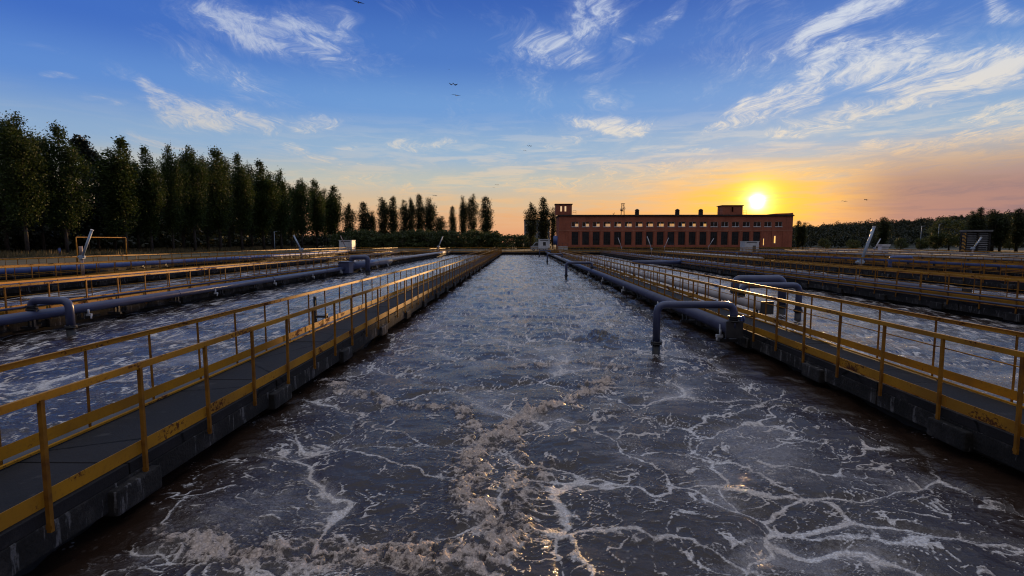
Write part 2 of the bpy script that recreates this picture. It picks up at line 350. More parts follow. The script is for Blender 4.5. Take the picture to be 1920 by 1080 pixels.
def water_mat(name):
    m, t, b, p = pmat(name, .2, 0, .5)
    b.inputs['IOR'].default_value = 1.42
    at_ = t.new('ShaderNodeAttribute', attribute_name='foam').outputs['Fac']
    fl_ = t.new('ShaderNodeAttribute', attribute_name='film').outputs['Fac']
    n8 = t.noise(p, 8, 5, .65); n22 = t.noise(p, 24, 5, .65); n60 = t.noise(p, 70, 3, .6)
    vo = t.new('ShaderNodeTexVoronoi'); t.put(vo.inputs['Vector'], p); vo.inputs['Scale'].default_value = 38
    vs = t.new('ShaderNodeTexVoronoi'); t.put(vs.inputs['Vector'], t.vmath('ADD', p, t.vmath('MULTIPLY', t.vmath('SUBTRACT', t.new('ShaderNodeTexNoise').outputs[1], (.5, .5, .5)), (0, 0, 0)))); vs.inputs['Scale'].default_value = 11
    fine = t.math('ADD', t.math('ADD', t.math('MULTIPLY', n8, .22), t.math('MULTIPLY', n22, .42)), t.math('MULTIPLY', n60, .36))
    # flecks of loose bubbles drifting between the foam lines
    fleck = t.math('MULTIPLY', t.step(vs.outputs['Distance'], .30, .10), t.step(t.noise(p, 1.1, 4, .6), .55, .72))
    edge = t.math('ADD', at_, t.math('MULTIPLY', t.math('SUBTRACT', fine, .5), 1.25))
    mask = t.math('MAXIMUM', t.step(edge, .32, .66), t.math('MULTIPLY', fleck, .75))
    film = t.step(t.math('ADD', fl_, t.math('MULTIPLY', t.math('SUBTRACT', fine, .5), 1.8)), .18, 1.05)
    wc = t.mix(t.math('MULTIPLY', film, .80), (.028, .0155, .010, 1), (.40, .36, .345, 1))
    fc = t.mix(t.step(t.noise(p, 1.3, 4), .35, .65), (.82, .78, .76, 1), (.70, .61, .54, 1))
    fr_ = t.new('ShaderNodeAttribute', attribute_name='froth').outputs['Fac']
    fc = t.mix(t.math('MULTIPLY', fr_, .72), fc, (.56, .40, .30, 1))
    fc = t.mix(t.step(vo.outputs['Distance'], .25, .6, 0, .38), fc, (.24, .20, .18, 1))
    fc = t.mix(t.step(n22, .40, .58, .42, 0), fc, (.20, .165, .145, 1))
    t.put(b.inputs['Base Color'], t.mix(mask, wc, fc))
    t.put(b.inputs['Roughness'], t.math('ADD', .07, t.math('ADD', t.math('MULTIPLY', mask, .55), t.math('MULTIPLY', film, .10))))
    t.put(b.inputs['Specular IOR Level'], t.math('SUBTRACT', .5, t.math('MULTIPLY', mask, .3)))
    rip = t.noise(t.mapping(p, sc=(1, 1.5, 1)), 5.0, 4, .6, .4)
    rip = t.math('ADD', t.math('MULTIPLY', rip, .7), t.math('MULTIPLY', t.noise(t.mapping(p, sc=(.75, 1.7, 1)), 2.4, 5, .62, .3), .9))
    h = t.math('ADD', t.math('MULTIPLY', rip, .62), t.math('ADD', t.math('MULTIPLY', n22, .30), t.math('MULTIPLY', n60, .10)))
    h = t.math('ADD', h, t.math('MULTIPLY', mask, t.math('SUBTRACT', .55, t.math('MULTIPLY', vo.outputs['Distance'], .6))))
    bump(t, b, h, .85, .030)
    return m

M_yellow = yellow_paint(); M_conc = concrete_stained(); M_corb = concrete_stained(1.3); M_deck = asphalt(); M_brick = brick()
M_pipe = varied('blue_pipe_paint', (.034, .042, .094), (.052, .062, .132), 2.0, .34, bs=.08, spec=.55)
M_pipe_blue = varied('bright_blue_pipe_paint', (.045, .068, .19), (.065, .10, .25), 2.0, .4)
M_pipe_grey = varied('pale_grey_pipe', (.32, .31, .33), (.46, .44, .45), 1.2, .45)
M_dark = varied('dark_metal', (.012, .012, .015), (.035, .033, .035), 3, .5)
M_white = varied('white_paint', (.40, .41, .45), (.56, .56, .58), 1.5, .55)
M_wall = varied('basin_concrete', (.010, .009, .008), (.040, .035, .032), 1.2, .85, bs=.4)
M_pole = varied('blue_grey_pole_paint', (.22, .28, .38), (.34, .40, .48), 2, .45)
M_rustpost = varied('weathered_post_paint', (.34, .27, .25), (.22, .13, .10), 3, .6)
M_bark = varied('bark', (.035, .028, .022), (.085, .07, .058), 2.5, .9, bs=.5, stretch=(3, 3, .6))
M_glass = glass_mat()
M_frame = varied('pale_window_frame', (.6, .61, .63), (.78, .78, .8), 2, .5)
M_roof = varied('dark_roof_felt', (.018, .014, .013), (.05, .04, .035), 1, .85)
M_inner = varied('plaster_inside', (.10, .09, .08), (.16, .14, .13), 1, .9)
M_glow = emit_mat('glow_pane', (1.0, .52, .12, 1), 1.1)  # emission stands in for sunset glow seen through the building
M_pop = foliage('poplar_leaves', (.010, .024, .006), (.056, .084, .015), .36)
M_pop2 = foliage('dark_poplar_leaves', (.010, .018, .008), (.042, .056, .018))  # darker copy of the poplar leaves; second-rank shade is put into the colour
M_pine = foliage('pine_needles', (.006, .011, .008), (.020, .030, .018), .1)
M_bush = foliage('bush_leaves', (.018, .030, .010), (.070, .088, .026))
M_wood = foliage('hill_wood_leaves', (.009, .013, .006), (.030, .034, .013), .2)
M_grassy = varied('dry_grass_ground', (.020, .022, .010), (.085, .066, .032), .5, .95, 7)
M_vanw = varied('dusty_white_paint', (.28, .29, .32), (.36, .36, .38), 1, .5)
M_blind = varied('reflection_grey_blind', (.030, .026, .028), (.10, .085, .085), .5, .8)  # grey of the glass reflections is put into the blind colour
M_blind2 = varied('pale_reflection_blind', (.07, .065, .07), (.17, .155, .155), .6, .8)  # paler copy for panes with a lighter painted reflection
M_slat = varied('weathered_slats', (.10, .10, .11), (.17, .165, .17), 1.5, .8)
M_hill = varied('hill_ground', (.016, .018, .008), (.04, .038, .018), .1, .95)
M_bird = varied('dark_feathers', (.008, .008, .01), (.02, .02, .022), 8, .7)
M_tyre = varied('black_rubber', (.01, .01, .01), (.02, .02, .02), 5, .9)
M_stripe = None

# ------------------------------------------------------------------ noise in numpy
def _h(ix, iy, s):
    h = (ix.astype(np.int64)*374761393 + iy.astype(np.int64)*668265263 + s*982451653) & 0xffffffff
    h = ((h ^ (h >> 13))*1274126177) & 0xffffffff
    h = ((h ^ (h >> 16))*2246822519) & 0xffffffff
    return ((h ^ (h >> 15)) & 0xffffff)/float(0x1000000)
def vnoise(x, y, s=0):
    ix = np.floor(x); iy = np.floor(y); fx = x-ix; fy = y-iy
    ux = fx*fx*fx*(fx*(fx*6-15)+10); uy = fy*fy*fy*(fy*(fy*6-15)+10)
    def g(a, b):
        th = _h(ix+a, iy+b, s)*2*PI
        return np.cos(th)*(fx-a) + np.sin(th)*(fy-b)
    n0 = g(0, 0)*(1-ux) + g(1, 0)*ux; n1 = g(0, 1)*(1-ux) + g(1, 1)*ux
    return (n0*(1-uy) + n1*uy)*1.4
def fbm(x, y, o=4, s=0, gain=.5):
    r = 0; a = 1; f = 1
    for i in range(o):
        r = r + a*vnoise(x*f, y*f, s+i*7); a *= gain; f *= 2.03
    return r
def worley(x, y, s=0):
    ix = np.floor(x); iy = np.floor(y)
    f1 = np.full(x.shape, 9.0); f2 = np.full(x.shape, 9.0)
    for a in (-1, 0, 1):
        for b in (-1, 0, 1):
            cx = ix+a; cy = iy+b
            d = np.hypot(cx + _h(cx, cy, s) - x, cy + _h(cx, cy, s+3) - y)
            f2 = np.minimum(f2, np.maximum(f1, d)); f1 = np.minimum(f1, d)
    return f1, f2
def sstep(v, a, b):
    t = np.clip((v-a)/(b-a), 0, 1); return t*t*(3-2*t)
def seg_dist(x, y, pts):
    d = np.full(x.shape, 99.0)
    for (x0, y0), (x1, y1) in zip(pts, pts[1:]):
        vx, vy = x1-x0, y1-y0; L = vx*vx+vy*vy+1e-9
        t = np.clip(((x-x0)*vx+(y-y0)*vy)/L, 0, 1)
        d = np.minimum(d, np.hypot(x-x0-t*vx, y-y0-t*vy))
    return d

# ------------------------------------------------------------------ water
WZ = -0.62
M_water = water_mat('aerated_sludge_water')
foam_lines = [  # along the basin, (half width, strength, pixel path on the water)
 (.30, 1.0, [(900, 1090), (935, 1010), (880, 930), (905, 850), (960, 795), (1060, 760), (1140, 715)]),
 (.22, .9, [(880, 830), (870, 770), (780, 765), (650, 735), (580, 705)]),
 (.26, .95, [(300, 1000), (420, 1045), (560, 1040), (700, 1050), (860, 1060)]),
 (.10, .9, [(320, 990), (345, 950), (420, 925)]),
 (.10, .9, [(540, 830), (660, 850), (760, 880), (860, 915)]),
 (.07, .8, [(700, 800), (770, 830), (820, 855), (880, 850)]),
 (.10, .95, [(990, 995), (1080, 1015), (1200, 1005), (1320, 1030), (1420, 1075)]),
 (.08, .9, [(1095, 1015), (1090, 1060), (1100, 1090)]),
 (.12, .95, [(1120, 815), (1190, 860), (1270, 905), (1400, 925), (1530, 950), (1640, 1010), (1760, 1040)]),
 (.09, .9, [(1150, 850), (1260, 850), (1380, 870), (1500, 940)]),
 (.08, .85, [(1150, 830), (1300, 800), (1420, 770), (1470, 735)]),
 (.10, .85, [(1420, 870), (1540, 900), (1660, 870), (1760, 850)]),
 (.12, .8, [(1380, 1020), (1520, 1000), (1700, 1020), (1900, 1040)]),
 (.07, .7, [(1330, 690), (1420, 720), (1540, 760), (1640, 800)]),
 (.20, .8, [(940, 800), (1000, 870), (960, 940), (990, 1000)]),
 (.16, .8, [(960, 690), (1080, 680), (1180, 690)]),
]
FL = [(hw, st, [tuple(on_level(px, py, WZ)[:2]) for px, py in path]) for hw, st, path in foam_lines]
def water_fields(x, y, hero):
    wx = x + .55*fbm(x*.55, y*.55, 3, 11) + .05*fbm(x*2.6, y*2.6, 3, 13)
    wy = y + .55*fbm(x*.55+9, y*.55, 3, 17) + .05*fbm(x*2.6, y*2.6+5, 3, 19)
    f1, f2 = worley(wx/2.3, wy/2.0, 5); e1 = (f2-f1)*2.1            # boils push the froth to their rims
    gate = fbm(x*.42, y*.42, 3, 31)*.5+.5; gate2 = fbm(x*.9+3, y*.9, 3, 37)*.5+.5
    far = sstep(y, 17, 48)
    wd = .028 + .05*sstep(gate, .35, .8)
    l1 = np.exp(-(e1/wd)**2)*(.55+.45*gate)
    # swirling lace: level lines of a warped field, at three sizes
    vx = x + .40*fbm(x*.9+2, y*.9, 2, 113) + .12*fbm(x*2.9, y*2.9+1, 2, 117); vy = y + .40*fbm(x*.9, y*.9+6, 2, 119) + .12*fbm(x*2.9+4, y*2.9, 2, 121)
    near_rim = np.exp(-(e1/.55)**2)
    LUMP = fbm(x*2.6, y*2.6, 4, 73); LUMP2 = fbm(x*8, y*8, 3, 74)
    lace = np.zeros_like(x)
    for sc, wdt, st, sd_, lo in ((1.0, .030, .86, 131, .08), (2.1, .044, .84, 137, .06), (4.3, .062, .78, 139, .10), (8.5, .085, .50, 149, .26)):
        n_ = fbm(vx*sc, vy*sc*1.08, 2, sd_)
        g_ = sstep(.55*near_rim + .16*sstep(y, 8, 16) + .75*(fbm(x*sc*.35+sd_, y*sc*.35, 3, sd_+1)*.5+.5), lo+.10, lo+.44)
        lace = np.maximum(lace, np.exp(-(n_/(wdt*(1+.035*np.clip(y-8, 0, 40))))**2)*st*g_*(.82+.5*LUMP))
    foam = np.maximum(l1, lace)*(1-.15*far)
    patch = sstep(fbm(wx*.8, wy*.8, 4, 53), .34, .85)*.36
    foam = np.maximum(foam, patch*(1-.5*far))
    bulk = np.zeros_like(x)
    if hero:
        ox = x + .15*fbm(x*1.5, y*1.5, 3, 61) + .022*fbm(x*7, y*7, 3, 63); oy = y + .15*fbm(x*1.5+7, y*1.5, 3, 67) + .022*fbm(x*7, y*7+3, 3, 69)
        for hw, st, pts in FL:
            d = seg_dist(ox, oy, pts)
            k = np.maximum(hw*(.42 if hw < .15 else .95)*(.75+.7*(fbm(x*.9, y*.9, 2, 71)+.35)), .02)
            if hw < .15:
                foam = np.maximum(foam, np.exp(-(d/k)**2)*st*(.80+.30*LUMP))
                # loose threads beside the main line
                foam = np.maximum(foam, np.exp(-(d/(k*5))**2)*.62*np.exp(-(fbm(vx*5.2, vy*5.2, 2, 151)/.10)**2))
            else:
                m_ = np.exp(-(d/k)**4)*st
                foam = np.maximum(foam, m_*(.50+.44*LUMP+.40*LUMP2)); bulk = np.maximum(bulk, m_)
                foam = np.maximum(foam, np.exp(-(d/(k*2.6))**2)*.66*np.exp(-(fbm(vx*4.6, vy*4.6, 2, 157)/.10)**2))
    film = np.clip(.16 + .46*fbm(wx*.5, wy*.5, 4, 81) + .40*np.exp(-(e1/.30)**2)*gate + .10*sstep(y, 6.5, 15) + .24*far, 0, 1.3)  # milky film; its rise with distance also stands in for sky reflection
    if hero:    # dark strip along both walls: less foam, and weaker sky reflection put into film
        wl = sstep(x+4.7 + .5*fbm(x*.9, y*.5, 3, 83), .1, .9)*sstep(6.6-x + .9*fbm(x*.8, y*.4, 3, 85), .2, 1.9)
        foam = foam*(.25+.75*wl); film = film*(.12+.88*wl)
    foam = np.clip(foam, 0, 1.1)
    dome = .095*(.6-np.clip(f1, 0, 1)**2) - .03*np.exp(-(e1/.22)**2)
    swell = fbm(x*.5, y*.62, 3, 91)*.060
    chop = fbm(x*1.6+.3*wx, y*3.0, 4, 95)*(.018+.042*sstep(y, 10, 40))
    lumps = np.abs(fbm(x*6, y*6, 3, 97))*.085 + np.abs(fbm(x*17, y*17, 2, 99))*.032
    z = dome*(1-.7*far) + swell + chop + foam*(.010 + lumps*(.16+1.25*bulk))
    if hero:
        for py_ in (13.75, 41.2, 70.5):
            r_ = np.hypot(x-3.68, y-py_); foam = np.maximum(foam, np.exp(-((r_-.22)/.12)**2)*.75*(.6+.6*LUMP2))
        # the boil over an air outlet
        bx, by = on_level(1130, 634, WZ)[:2]
        r2 = ((x-bx)/.55)**2 + ((y-by)/.9)**2
        z = z + np.exp(-r2)*(.12 + .16*fbm(x*3.5, y*3.5, 4, 101)); film = film*(1-.9*np.exp(-r2)); foam = foam*(1-.8*np.exp(-r2))
    return z, foam, film, bulk
def rows(y0, y1, fine, cap):
    ys = [y0]
    while ys[-1] < y1:
        yy = ys[-1]; ys.append(yy + min(cap, max(.014, fine*yy*yy/1560)))
    ys[-1] = y1
    return np.array(ys)
def water_sheet(x0, x1, y0, y1, cols, fine, cap, hero, label):
    xs = np.linspace(x0, x1, cols); ys = rows(y0, y1, fine, cap)
    X, Y = np.meshgrid(xs, ys); z, foam, film, bulk = water_fields(X, Y, hero)
    n, mm = len(ys), cols
    V = np.stack([X, Y, WZ+z], -1).reshape(-1, 3)
    idx = np.arange(n*mm).reshape(n, mm)
    F = np.stack([idx[:-1, :-1], idx[:-1, 1:], idx[1:, 1:], idx[1:, :-1]], -1).reshape(-1, 4)
    me = np_mesh('water', V, F, M_water, True)
    for nm, arr in (('foam', foam), ('film', film), ('froth', bulk)):
        a = me.attributes.new(nm, 'FLOAT', 'POINT'); a.data.foreach_set('value', arr.astype(np.float32).ravel())
    return tag(link('water', me), label, 'water', None, 'structure')

WALKS = {'L4': (-41.4, -40.0), 'L3': (-29.5, -28.1), 'L2': (-17.5, -16.1), 'L1': (-5.75, -4.30),
         'R1': (6.20, 7.55), 'R2': (18.1, 19.5), 'R3': (30.0, 31.4), 'R4': (41.9, 43.3), 'R5': (53.8, 55.2), 'R6': (65.7, 67.1)}
YEND = 117.5
order = sorted(WALKS.values())
REC = .36
def chan(a, b): return (order[a][1]-REC-.05, order[b][0]+REC+.05)
water_sheet(*chan(3, 4), 1.5, YEND, 520, .62, .5, True, 'churning brown water with foam in the central basin')
x0, x1 = chan(2, 3); water_sheet(x0, x1-.2, 2.0, YEND, 260, 1.2, .6, False, 'foamy bluish water in the basin left of the central one')
x0, x1 = chan(4, 5); water_sheet(x0, x1, 2.0, YEND, 260, 1.2, .6, False, 'bright rippled water in the basin right of the central one')
for k in (0, 1, 5, 6, 7, 8):
    x0, x1 = chan(k, k+1)
    water_sheet(x0, x1, max(6, .75*min(abs(x0), abs(x1))), YEND, 70, 3, 1.0, False, 'dim water in an outer basin behind yellow railings')

# ------------------------------------------------------------------ ground, basins' outer walls
XL, XR = -41.6, 67.3
g = MB()
BIG = 1500
def quad(bm, pts, z):
    bm.faces.new([bm.verts.new((x, y, z)) for x, y in pts])
GZ = -.06
quad(g.bm, [(-BIG, -BIG), (BIG, -BIG), (BIG, -4), (-BIG, -4)], GZ)
quad(g.bm, [(-BIG, 121.5), (BIG, 121.5), (BIG, BIG), (-BIG, BIG)], GZ)
quad(g.bm, [(-BIG, -4), (XL, -4), (XL, 121.5), (-BIG, 121.5)], GZ)
quad(g.bm, [(XR, -4), (BIG, -4), (BIG, 121.5), (XR, 121.5)], GZ)
bmesh.ops.remove_doubles(g.bm, verts=g.bm.verts[:], dist=.001)
tag(g.build('ground', M_grassy), 'dark dry grass around the basins', 'ground', None, 'structure')
b = MB(); b.box((XL, -4, -3), (XR, 121.5, -2.6)); tag(b.build('basin_floor', M_wall), 'concrete floor under the basins', 'floor', None, 'structure')
b = MB(); b.box((-46, 3, GZ), (-42.2, 121.4, .06)); tag(b.build('path', varied('pale_concrete_path', (.20, .18, .17), (.32, .29, .27), .8, .85)), 'pale concrete path beside the outermost left railing', 'path', None, 'structure')

# ------------------------------------------------------------------ walkways
SIDE = {'L1': 'first walkway left of the central basin', 'L2': 'second walkway left of the central basin', 'L3': 'third walkway left of the central basin', 'L4': 'outermost walkway on the left',
        'R1': 'first walkway right of the central basin', 'R2': 'second walkway right of the central basin', 'R3': 'third walkway right of the central basin',
        'R4': 'fourth walkway right of the central basin', 'R5': 'fifth walkway right of the central basin', 'R6': 'outermost walkway on the right'}
def corbel_mesh(): 
    m = MB(); m.box((-.47, -.34, -.46), (.47, .34, -.18), .03); return m.mesh('corbel', M_corb)
CORB = corbel_mesh()
def walkway(key):
    xa, xb = WALKS[key]; near = min(abs(xa), abs(xb)); y0 = 2.0 if near < 10 else max(4, near*.8)
    root = empty('walkway', ((xa+xb)/2, y0, 0), 'dark concrete ' + SIDE[key], 'walkway', 'concrete walkways between the basins')
    cx = (xa+xb)/2; hw = (xb-xa)/2
    def P(name, mb, mat): return mb.build(name, mat, root, (-cx, -y0, 0))
    m = MB(); yy = y0; sl_ = 3.45
    while yy < YEND:                                   # slabs with open joints
        e = min(yy+sl_-.02, YEND); m.box((xa+.06, yy, -.14), (xb-.06, e, random.uniform(-.012, 0)), .008); yy += sl_
    P('deck', m, M_deck)
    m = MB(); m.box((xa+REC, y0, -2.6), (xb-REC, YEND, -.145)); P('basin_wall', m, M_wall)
    for s, xe in ((-1, xa), (1, xb)):
        m = MB(); yy = y0
        while yy < YEND:
            e = min(yy+6.9-.03, YEND); m.box((xe-s*.05, yy, -.41), (xe-s*.28, e, -.142), .012); yy += 6.9
        P('edge_beam', m, M_conc)
        m = MB(); m.box((xe-s*.115, y0, .0045), (xe-s*.155, YEND, .03)); P('edge_angle', m, M_yellow)
    n = 0; y = {'L1': 5.45, 'R1': 7.3}.get(key, y0+1)
    while y < min(YEND, 75 if near < 10 else 50):
        for s, xe in ((-1, xa), (1, xb)):
            n += 1; link('corbel', CORB, root, (xe-s*.42-cx, y-y0, 0))
        y += 3.47
    if key == 'L1':
        m = MB(); m.box((xa-.52, y0, -.16), (xa+.04, YEND, -.045), .01); P('pipe_ledge', m, varied('ledge_concrete', (.06, .06, .066), (.11, .105, .11), 1.5, .8))
    return root
for k in WALKS: walkway(k)

m = MB(); m.box((XL, -4, -2.6), (XR, 1.45, -.01)); tag(m.build('pavement', M_deck), 'dark concrete pavement at the near end of the basins', 'pavement', None, 'structure')
# ------------------------------------------------------------------ railings
M_post = varied('shaded_ochre_post_paint', (.13, .050, .008), (.27, .115, .010), 5, .65, spec=.2)  # yellow posts; the darkness of their unlit sides is put into this colour
def post_mesh(s, low):
    m = MB(); m.prism([(-.019, -.019), (.019, -.019), (.019, -.013), (-.013, -.013), (-.013, .021), (-.019, .021)], 'z', low, 1.035)
    if low < -.1: m.box((-.018, -.03, low+.03), (-.0155, .03, low+.07))
    me = m.mesh('post', M_post)
    return me
POST_LONG = post_mesh(1, -.2); POST_SHORT = post_mesh(1, -.02)
_rl = random.Random(3)
def railing(x, inner, y0, y1, spacing, phase, label, low, mid=False, along='y', pipes=0, first=None):
    """inner: +1/-1, the side on which the walkway lies."""
    root = empty('railing', (x, y0, 0), label, 'railing', 'yellow railings along the walkways')
    L = y1-y0
    m = MB(); s = inner
    yy = 0.0
    while yy < L:
        e = min(yy+6.0, L)
        m.prism([(-.004, 1.018), (.004, 1.018), (.004, 1.084), (.034*s if s > 0 else .004, 1.084), (.034*s if s > 0 else .004, 1.090), (-.030 if s < 0 else -.004, 1.090), (-.030 if s < 0 else -.004, 1.084), (-.004, 1.084)], 'y', yy+.004, e)
        m.box((.004*1, yy+.004, 1.018) if s > 0 else (-.030, yy+.004, 1.018), (.030, e, 1.024) if s > 0 else (-.004, e, 1.024))
        yy += 6.0
    m.build('top_rail', M_yellow, root)
    m = MB(); yy = _rl.uniform(0, 3)-3
    while yy < L:
        a = max(yy, 0); e = min(yy+3.0-.006, L)
        if e > a+.05:
            k = _rl.uniform(-.006, .006)
            m.box((s*.030, a, .045+k), (s*.036, e, (.195 if abs(x) < 10 else .25)+k))
        yy += 3.0
    m.build('toe_board', M_yellow, root)
    if mid:
        m = MB(); m.tube([(0, 0, .56), (0, L, .56)], .011, 8); m.build('middle_rail', M_yellow, root)
    for q in range(pipes):
        m = MB(); m.tube([(-s*.07, 0, .12+q*.22), (-s*.07, L, .12+q*.22)], .04, 8); m.build('service_pipe', M_pipe, root)
    ps = [p for p in (first or [])]
    p = (ps[-1]+spacing) if ps else phase
    while p < y1-.1: ps.append(p); p += spacing
    ps = [p for p in ps if p >= y0+.02]
    me = POST_LONG if low else POST_SHORT
    for i, p in enumerate(ps[:100]):
        o = link('post', me, root, (0, p-y0+_rl.uniform(-.01, .01), 0)); o.rotation_euler = (_rl.uniform(-.006, .006), _rl.uniform(-.01, .01), 0 if s > 0 else PI/2)
    return root
for k, (xa, xb) in WALKS.items():
    near_side = xb if k[0] == 'L' else xa; far_side = xa if k[0] == 'L' else xb
    d = abs(near_side); sgn = -1 if k[0] == 'L' else 1
    rust = 'rusty yellow' if k in ('L1',) else 'yellow'
    if k == 'L1':
        railing(near_side, -1, 2.6, YEND, 1.21, 4.40-1.21, 'rust-spotted yellow railing on the central-basin side of the first left walkway', True)
        railing(far_side, -sgn, 2.6, YEND, 1.19, 4.2, 'yellow railing on the far side of the first left walkway', False)
    elif k == 'R1':
        railing(near_side, 1, 4.5, YEND, 1.21, 6.30-1.21, 'yellow railing on the central-basin side of the first right walkway', True)
        railing(far_side, -sgn, 5.0, YEND, 1.22, 0, 'yellow railing with a thin middle bar on the far side of the first right walkway', False, True, first=[6.4, 7.82, 9.34, 10.8, 12.1])
    else:
        y0 = max(5.0, d*.86)
        railing(near_side, sgn, y0, YEND, 1.5 if d < 35 else 1.8, y0+.3, 'yellow railing on the near side of the ' + SIDE[k], d < 35, d < 35, pipes=2 if k in ('R2', 'L2') else 0)
        railing(far_side, -sgn, y0, YEND, 1.5 if d < 35 else 1.8, y0+.7, 'yellow railing on the far side of the ' + SIDE[k], False, d < 35)

# far cross walkway at the end of the basins
b = empty('walkway', (12, 118.2, 0), 'cross walkway closing the far end of the basins', 'walkway', 'concrete walkways between the basins')
m = MB(); m.box((XL, YEND, -.16), (XR, 119.2, -.005)); m.build('deck', M_deck, b, (-12, -118.2, 0))
m = MB(); m.box((XL, YEND+.25, -2.6), (XR, 121.4, -.165)); m.build('basin_wall', M_wall, b, (-12, -118.2, 0))
m = MB(); m.box((XL, 119.2, -.14), (XR, 121.5, -.02)); m.build('apron', M_conc, b, (-12, -118.2, 0))
def cross_rail(y, label):
    root = empty('railing', (XL, y, 0), label, 'railing', 'yellow railings along the walkways')
    L = XR-XL
    m = MB(); m.box((0, -.02, 1.02), (L, .02, 1.09)); m.build('top_rail', M_yellow, root)
    m = MB(); m.box((0, .03, .04), (L, .036, .2)); m.build('toe_board', M_yellow, root)
    m = MB(); m.tube([(0, 0, .56), (L, 0, .56)], .02, 6); m.build('middle_rail', M_yellow, root)
    x = .5
    while x < L: link('post', POST_SHORT, root, (x, 0, 0)); x += 1.5
cross_rail(YEND+.15, 'yellow railing across the near edge of the far cross walkway')
cross_rail(119.1, 'yellow railing across the rear edge of the far cross walkway')

# ------------------------------------------------------------------ pipes
def bend(pts, r, n=7):
    """Round the corners of a polyline."""
    pts = [Vector(p) for p in pts]; out = [pts[0]]; r0 = r
    for a, b_, c in zip(pts, pts[1:], pts[2:]):
        r = min(r0, .8*(a-b_).length, .8*(c-b_).length); u = (a-b_).normalized(); v = (c-b_).normalized(); p0 = b_+u*r; p1 = b_+v*r
        for i in range(n+1):
            t = i/n; out.append(p0*(1-t)**2 + b_*2*t*(1-t) + p1*t*t)
    return out + [pts[-1]]
BRK = MB(); BRK.box((-.16, -.05, -.44), (.34, .05, -.36)); BRK.box((-.10, -.04, -.36), (-.04, .04, -.12)); BRK.box((.04, -.04, -.36), (.10, .04, -.12)); BRK = BRK.mesh('bracket', M_dark)
VAL = MB(); VAL.tube([(0, 0, 0), (0, 0, .16)], .04, 8); VAL.box((-.06, -.04, -.08), (.12, .04, -.0)); VAL.tube([(.09, 0, -.08), (.09, 0, -.18)], .03, 8); VAL = VAL.mesh('drain_valve', M_white)
def air_pipe(x, z, y0, y1, d, mat, label, side, end_plate=True, valves=(), brackets=True, flanges=9.0):
    root = empty('air_pipe', (x, y0, z), label, 'pipe', 'long air pipes along the basins')
    m = MB(); m.tube([(0, 0, 0), (0, y1-y0, 0)], d/2, 20); m.build('tube', mat, root)
    y = flanges
    while y < min(y1-y0, 80):
        m = MB(); m.tube([(0, y-.012, 0), (0, y+.012, 0)], d/2+.012, 20); m.build('weld_collar', mat, root); y += flanges
    if end_plate:
        m = MB(); m.box((-d*.62, -.05, -d*.66), (d*.62, .012, d*.62), .006); m.build('end_plate', M_dark, root)
        m = MB(); m.box((-d*.5-.01, .45, -.07), (-d*.5-.002, .55, .06)); m.build('label_plate', M_white, root)
    if brackets:
        y = .6
        while y < min(y1-y0, 70):
            o = link('bracket', BRK, root, (0, y, .14-d/2+.03), 0 if side > 0 else PI); y += 3.47
    for v in valves: link('drain_valve', VAL, root, (-side*d*.45, v, -d/2-.05), PI if side > 0 else 0)
    return root
air_pipe(5.74, .10, 13.7, 117, .36, M_pipe, 'indigo air pipe along the right edge of the central basin with dark square end plate', 1, valves=(.5, 7, 14, 21, 28))
air_pipe(8.80, .10, 18.3, 117, .36, M_pipe_grey, 'pale lilac air pipe beside the far railing of the first right walkway', -1)
air_pipe(-15.68, .08, 5.0, 45.0, .32, M_pipe, 'indigo air pipe along the far edge of the basin left of the central one', -1, end_plate=False, valves=(4.8, 13, 20.7, 27, 33, 39))
air_pipe(-15.62, .20, 46.3, 61, .70, M_pipe, 'short fat lilac-blue air pipe behind a square box, left basin', -1, end_plate=False, valves=(2.5, 8, 12.5))
air_pipe(-15.75, .30, 61.2, 106, .34, M_pipe_grey, 'pale grey air pipe beyond the fat pipe, left basin', -1, end_plate=False)
air_pipe(-27.6, .05, 24, 117, .32, M_pipe, 'dark pipe along the edge of the third left walkway', -1, end_plate=False)
air_pipe(-39.5, .18, 28, 117, .42, M_pipe_blue, 'bright blue pipe seen through the railing of the third left walkway', -1, end_plate=False)
air_pipe(32.7, .12, 70, 117, .5, M_pipe_grey, 'white pipe right of the third right walkway', -1, end_plate=False)
air_pipe(20.7, .08, 24, 117, .34, M_pipe, 'indigo pipe right of the second right walkway', -1)
air_pipe(41.4, .40, 34, 117, .36, M_pipe_blue, 'blue pipe along the near edge of the fourth right walkway', 1, end_plate=False)
air_pipe(53.3, .60, 44, 117, .40, M_pipe_grey, 'grey pipe along the near edge of the fifth right walkway', 1, end_plate=False)
air_pipe(65.2, .70, 54, 117, .36, M_pipe_grey, 'pale pipe along the near edge of the outermost right walkway', 1, end_plate=False)
# square box where the left pipe widens
b = empty('pipe_box', (-15.66, 45.65, 0), 'dark blue square box where the left pipe widens', 'pipe box')
m = MB(); m.box((-.48, -.6, -.35), (.48, .6, .62), .03); m.build('housing', M_pipe, b)
m = MB(); m.box((-.54, -.66, .62), (.54, .66, .68), .01); m.build('cover', M_pipe, b)
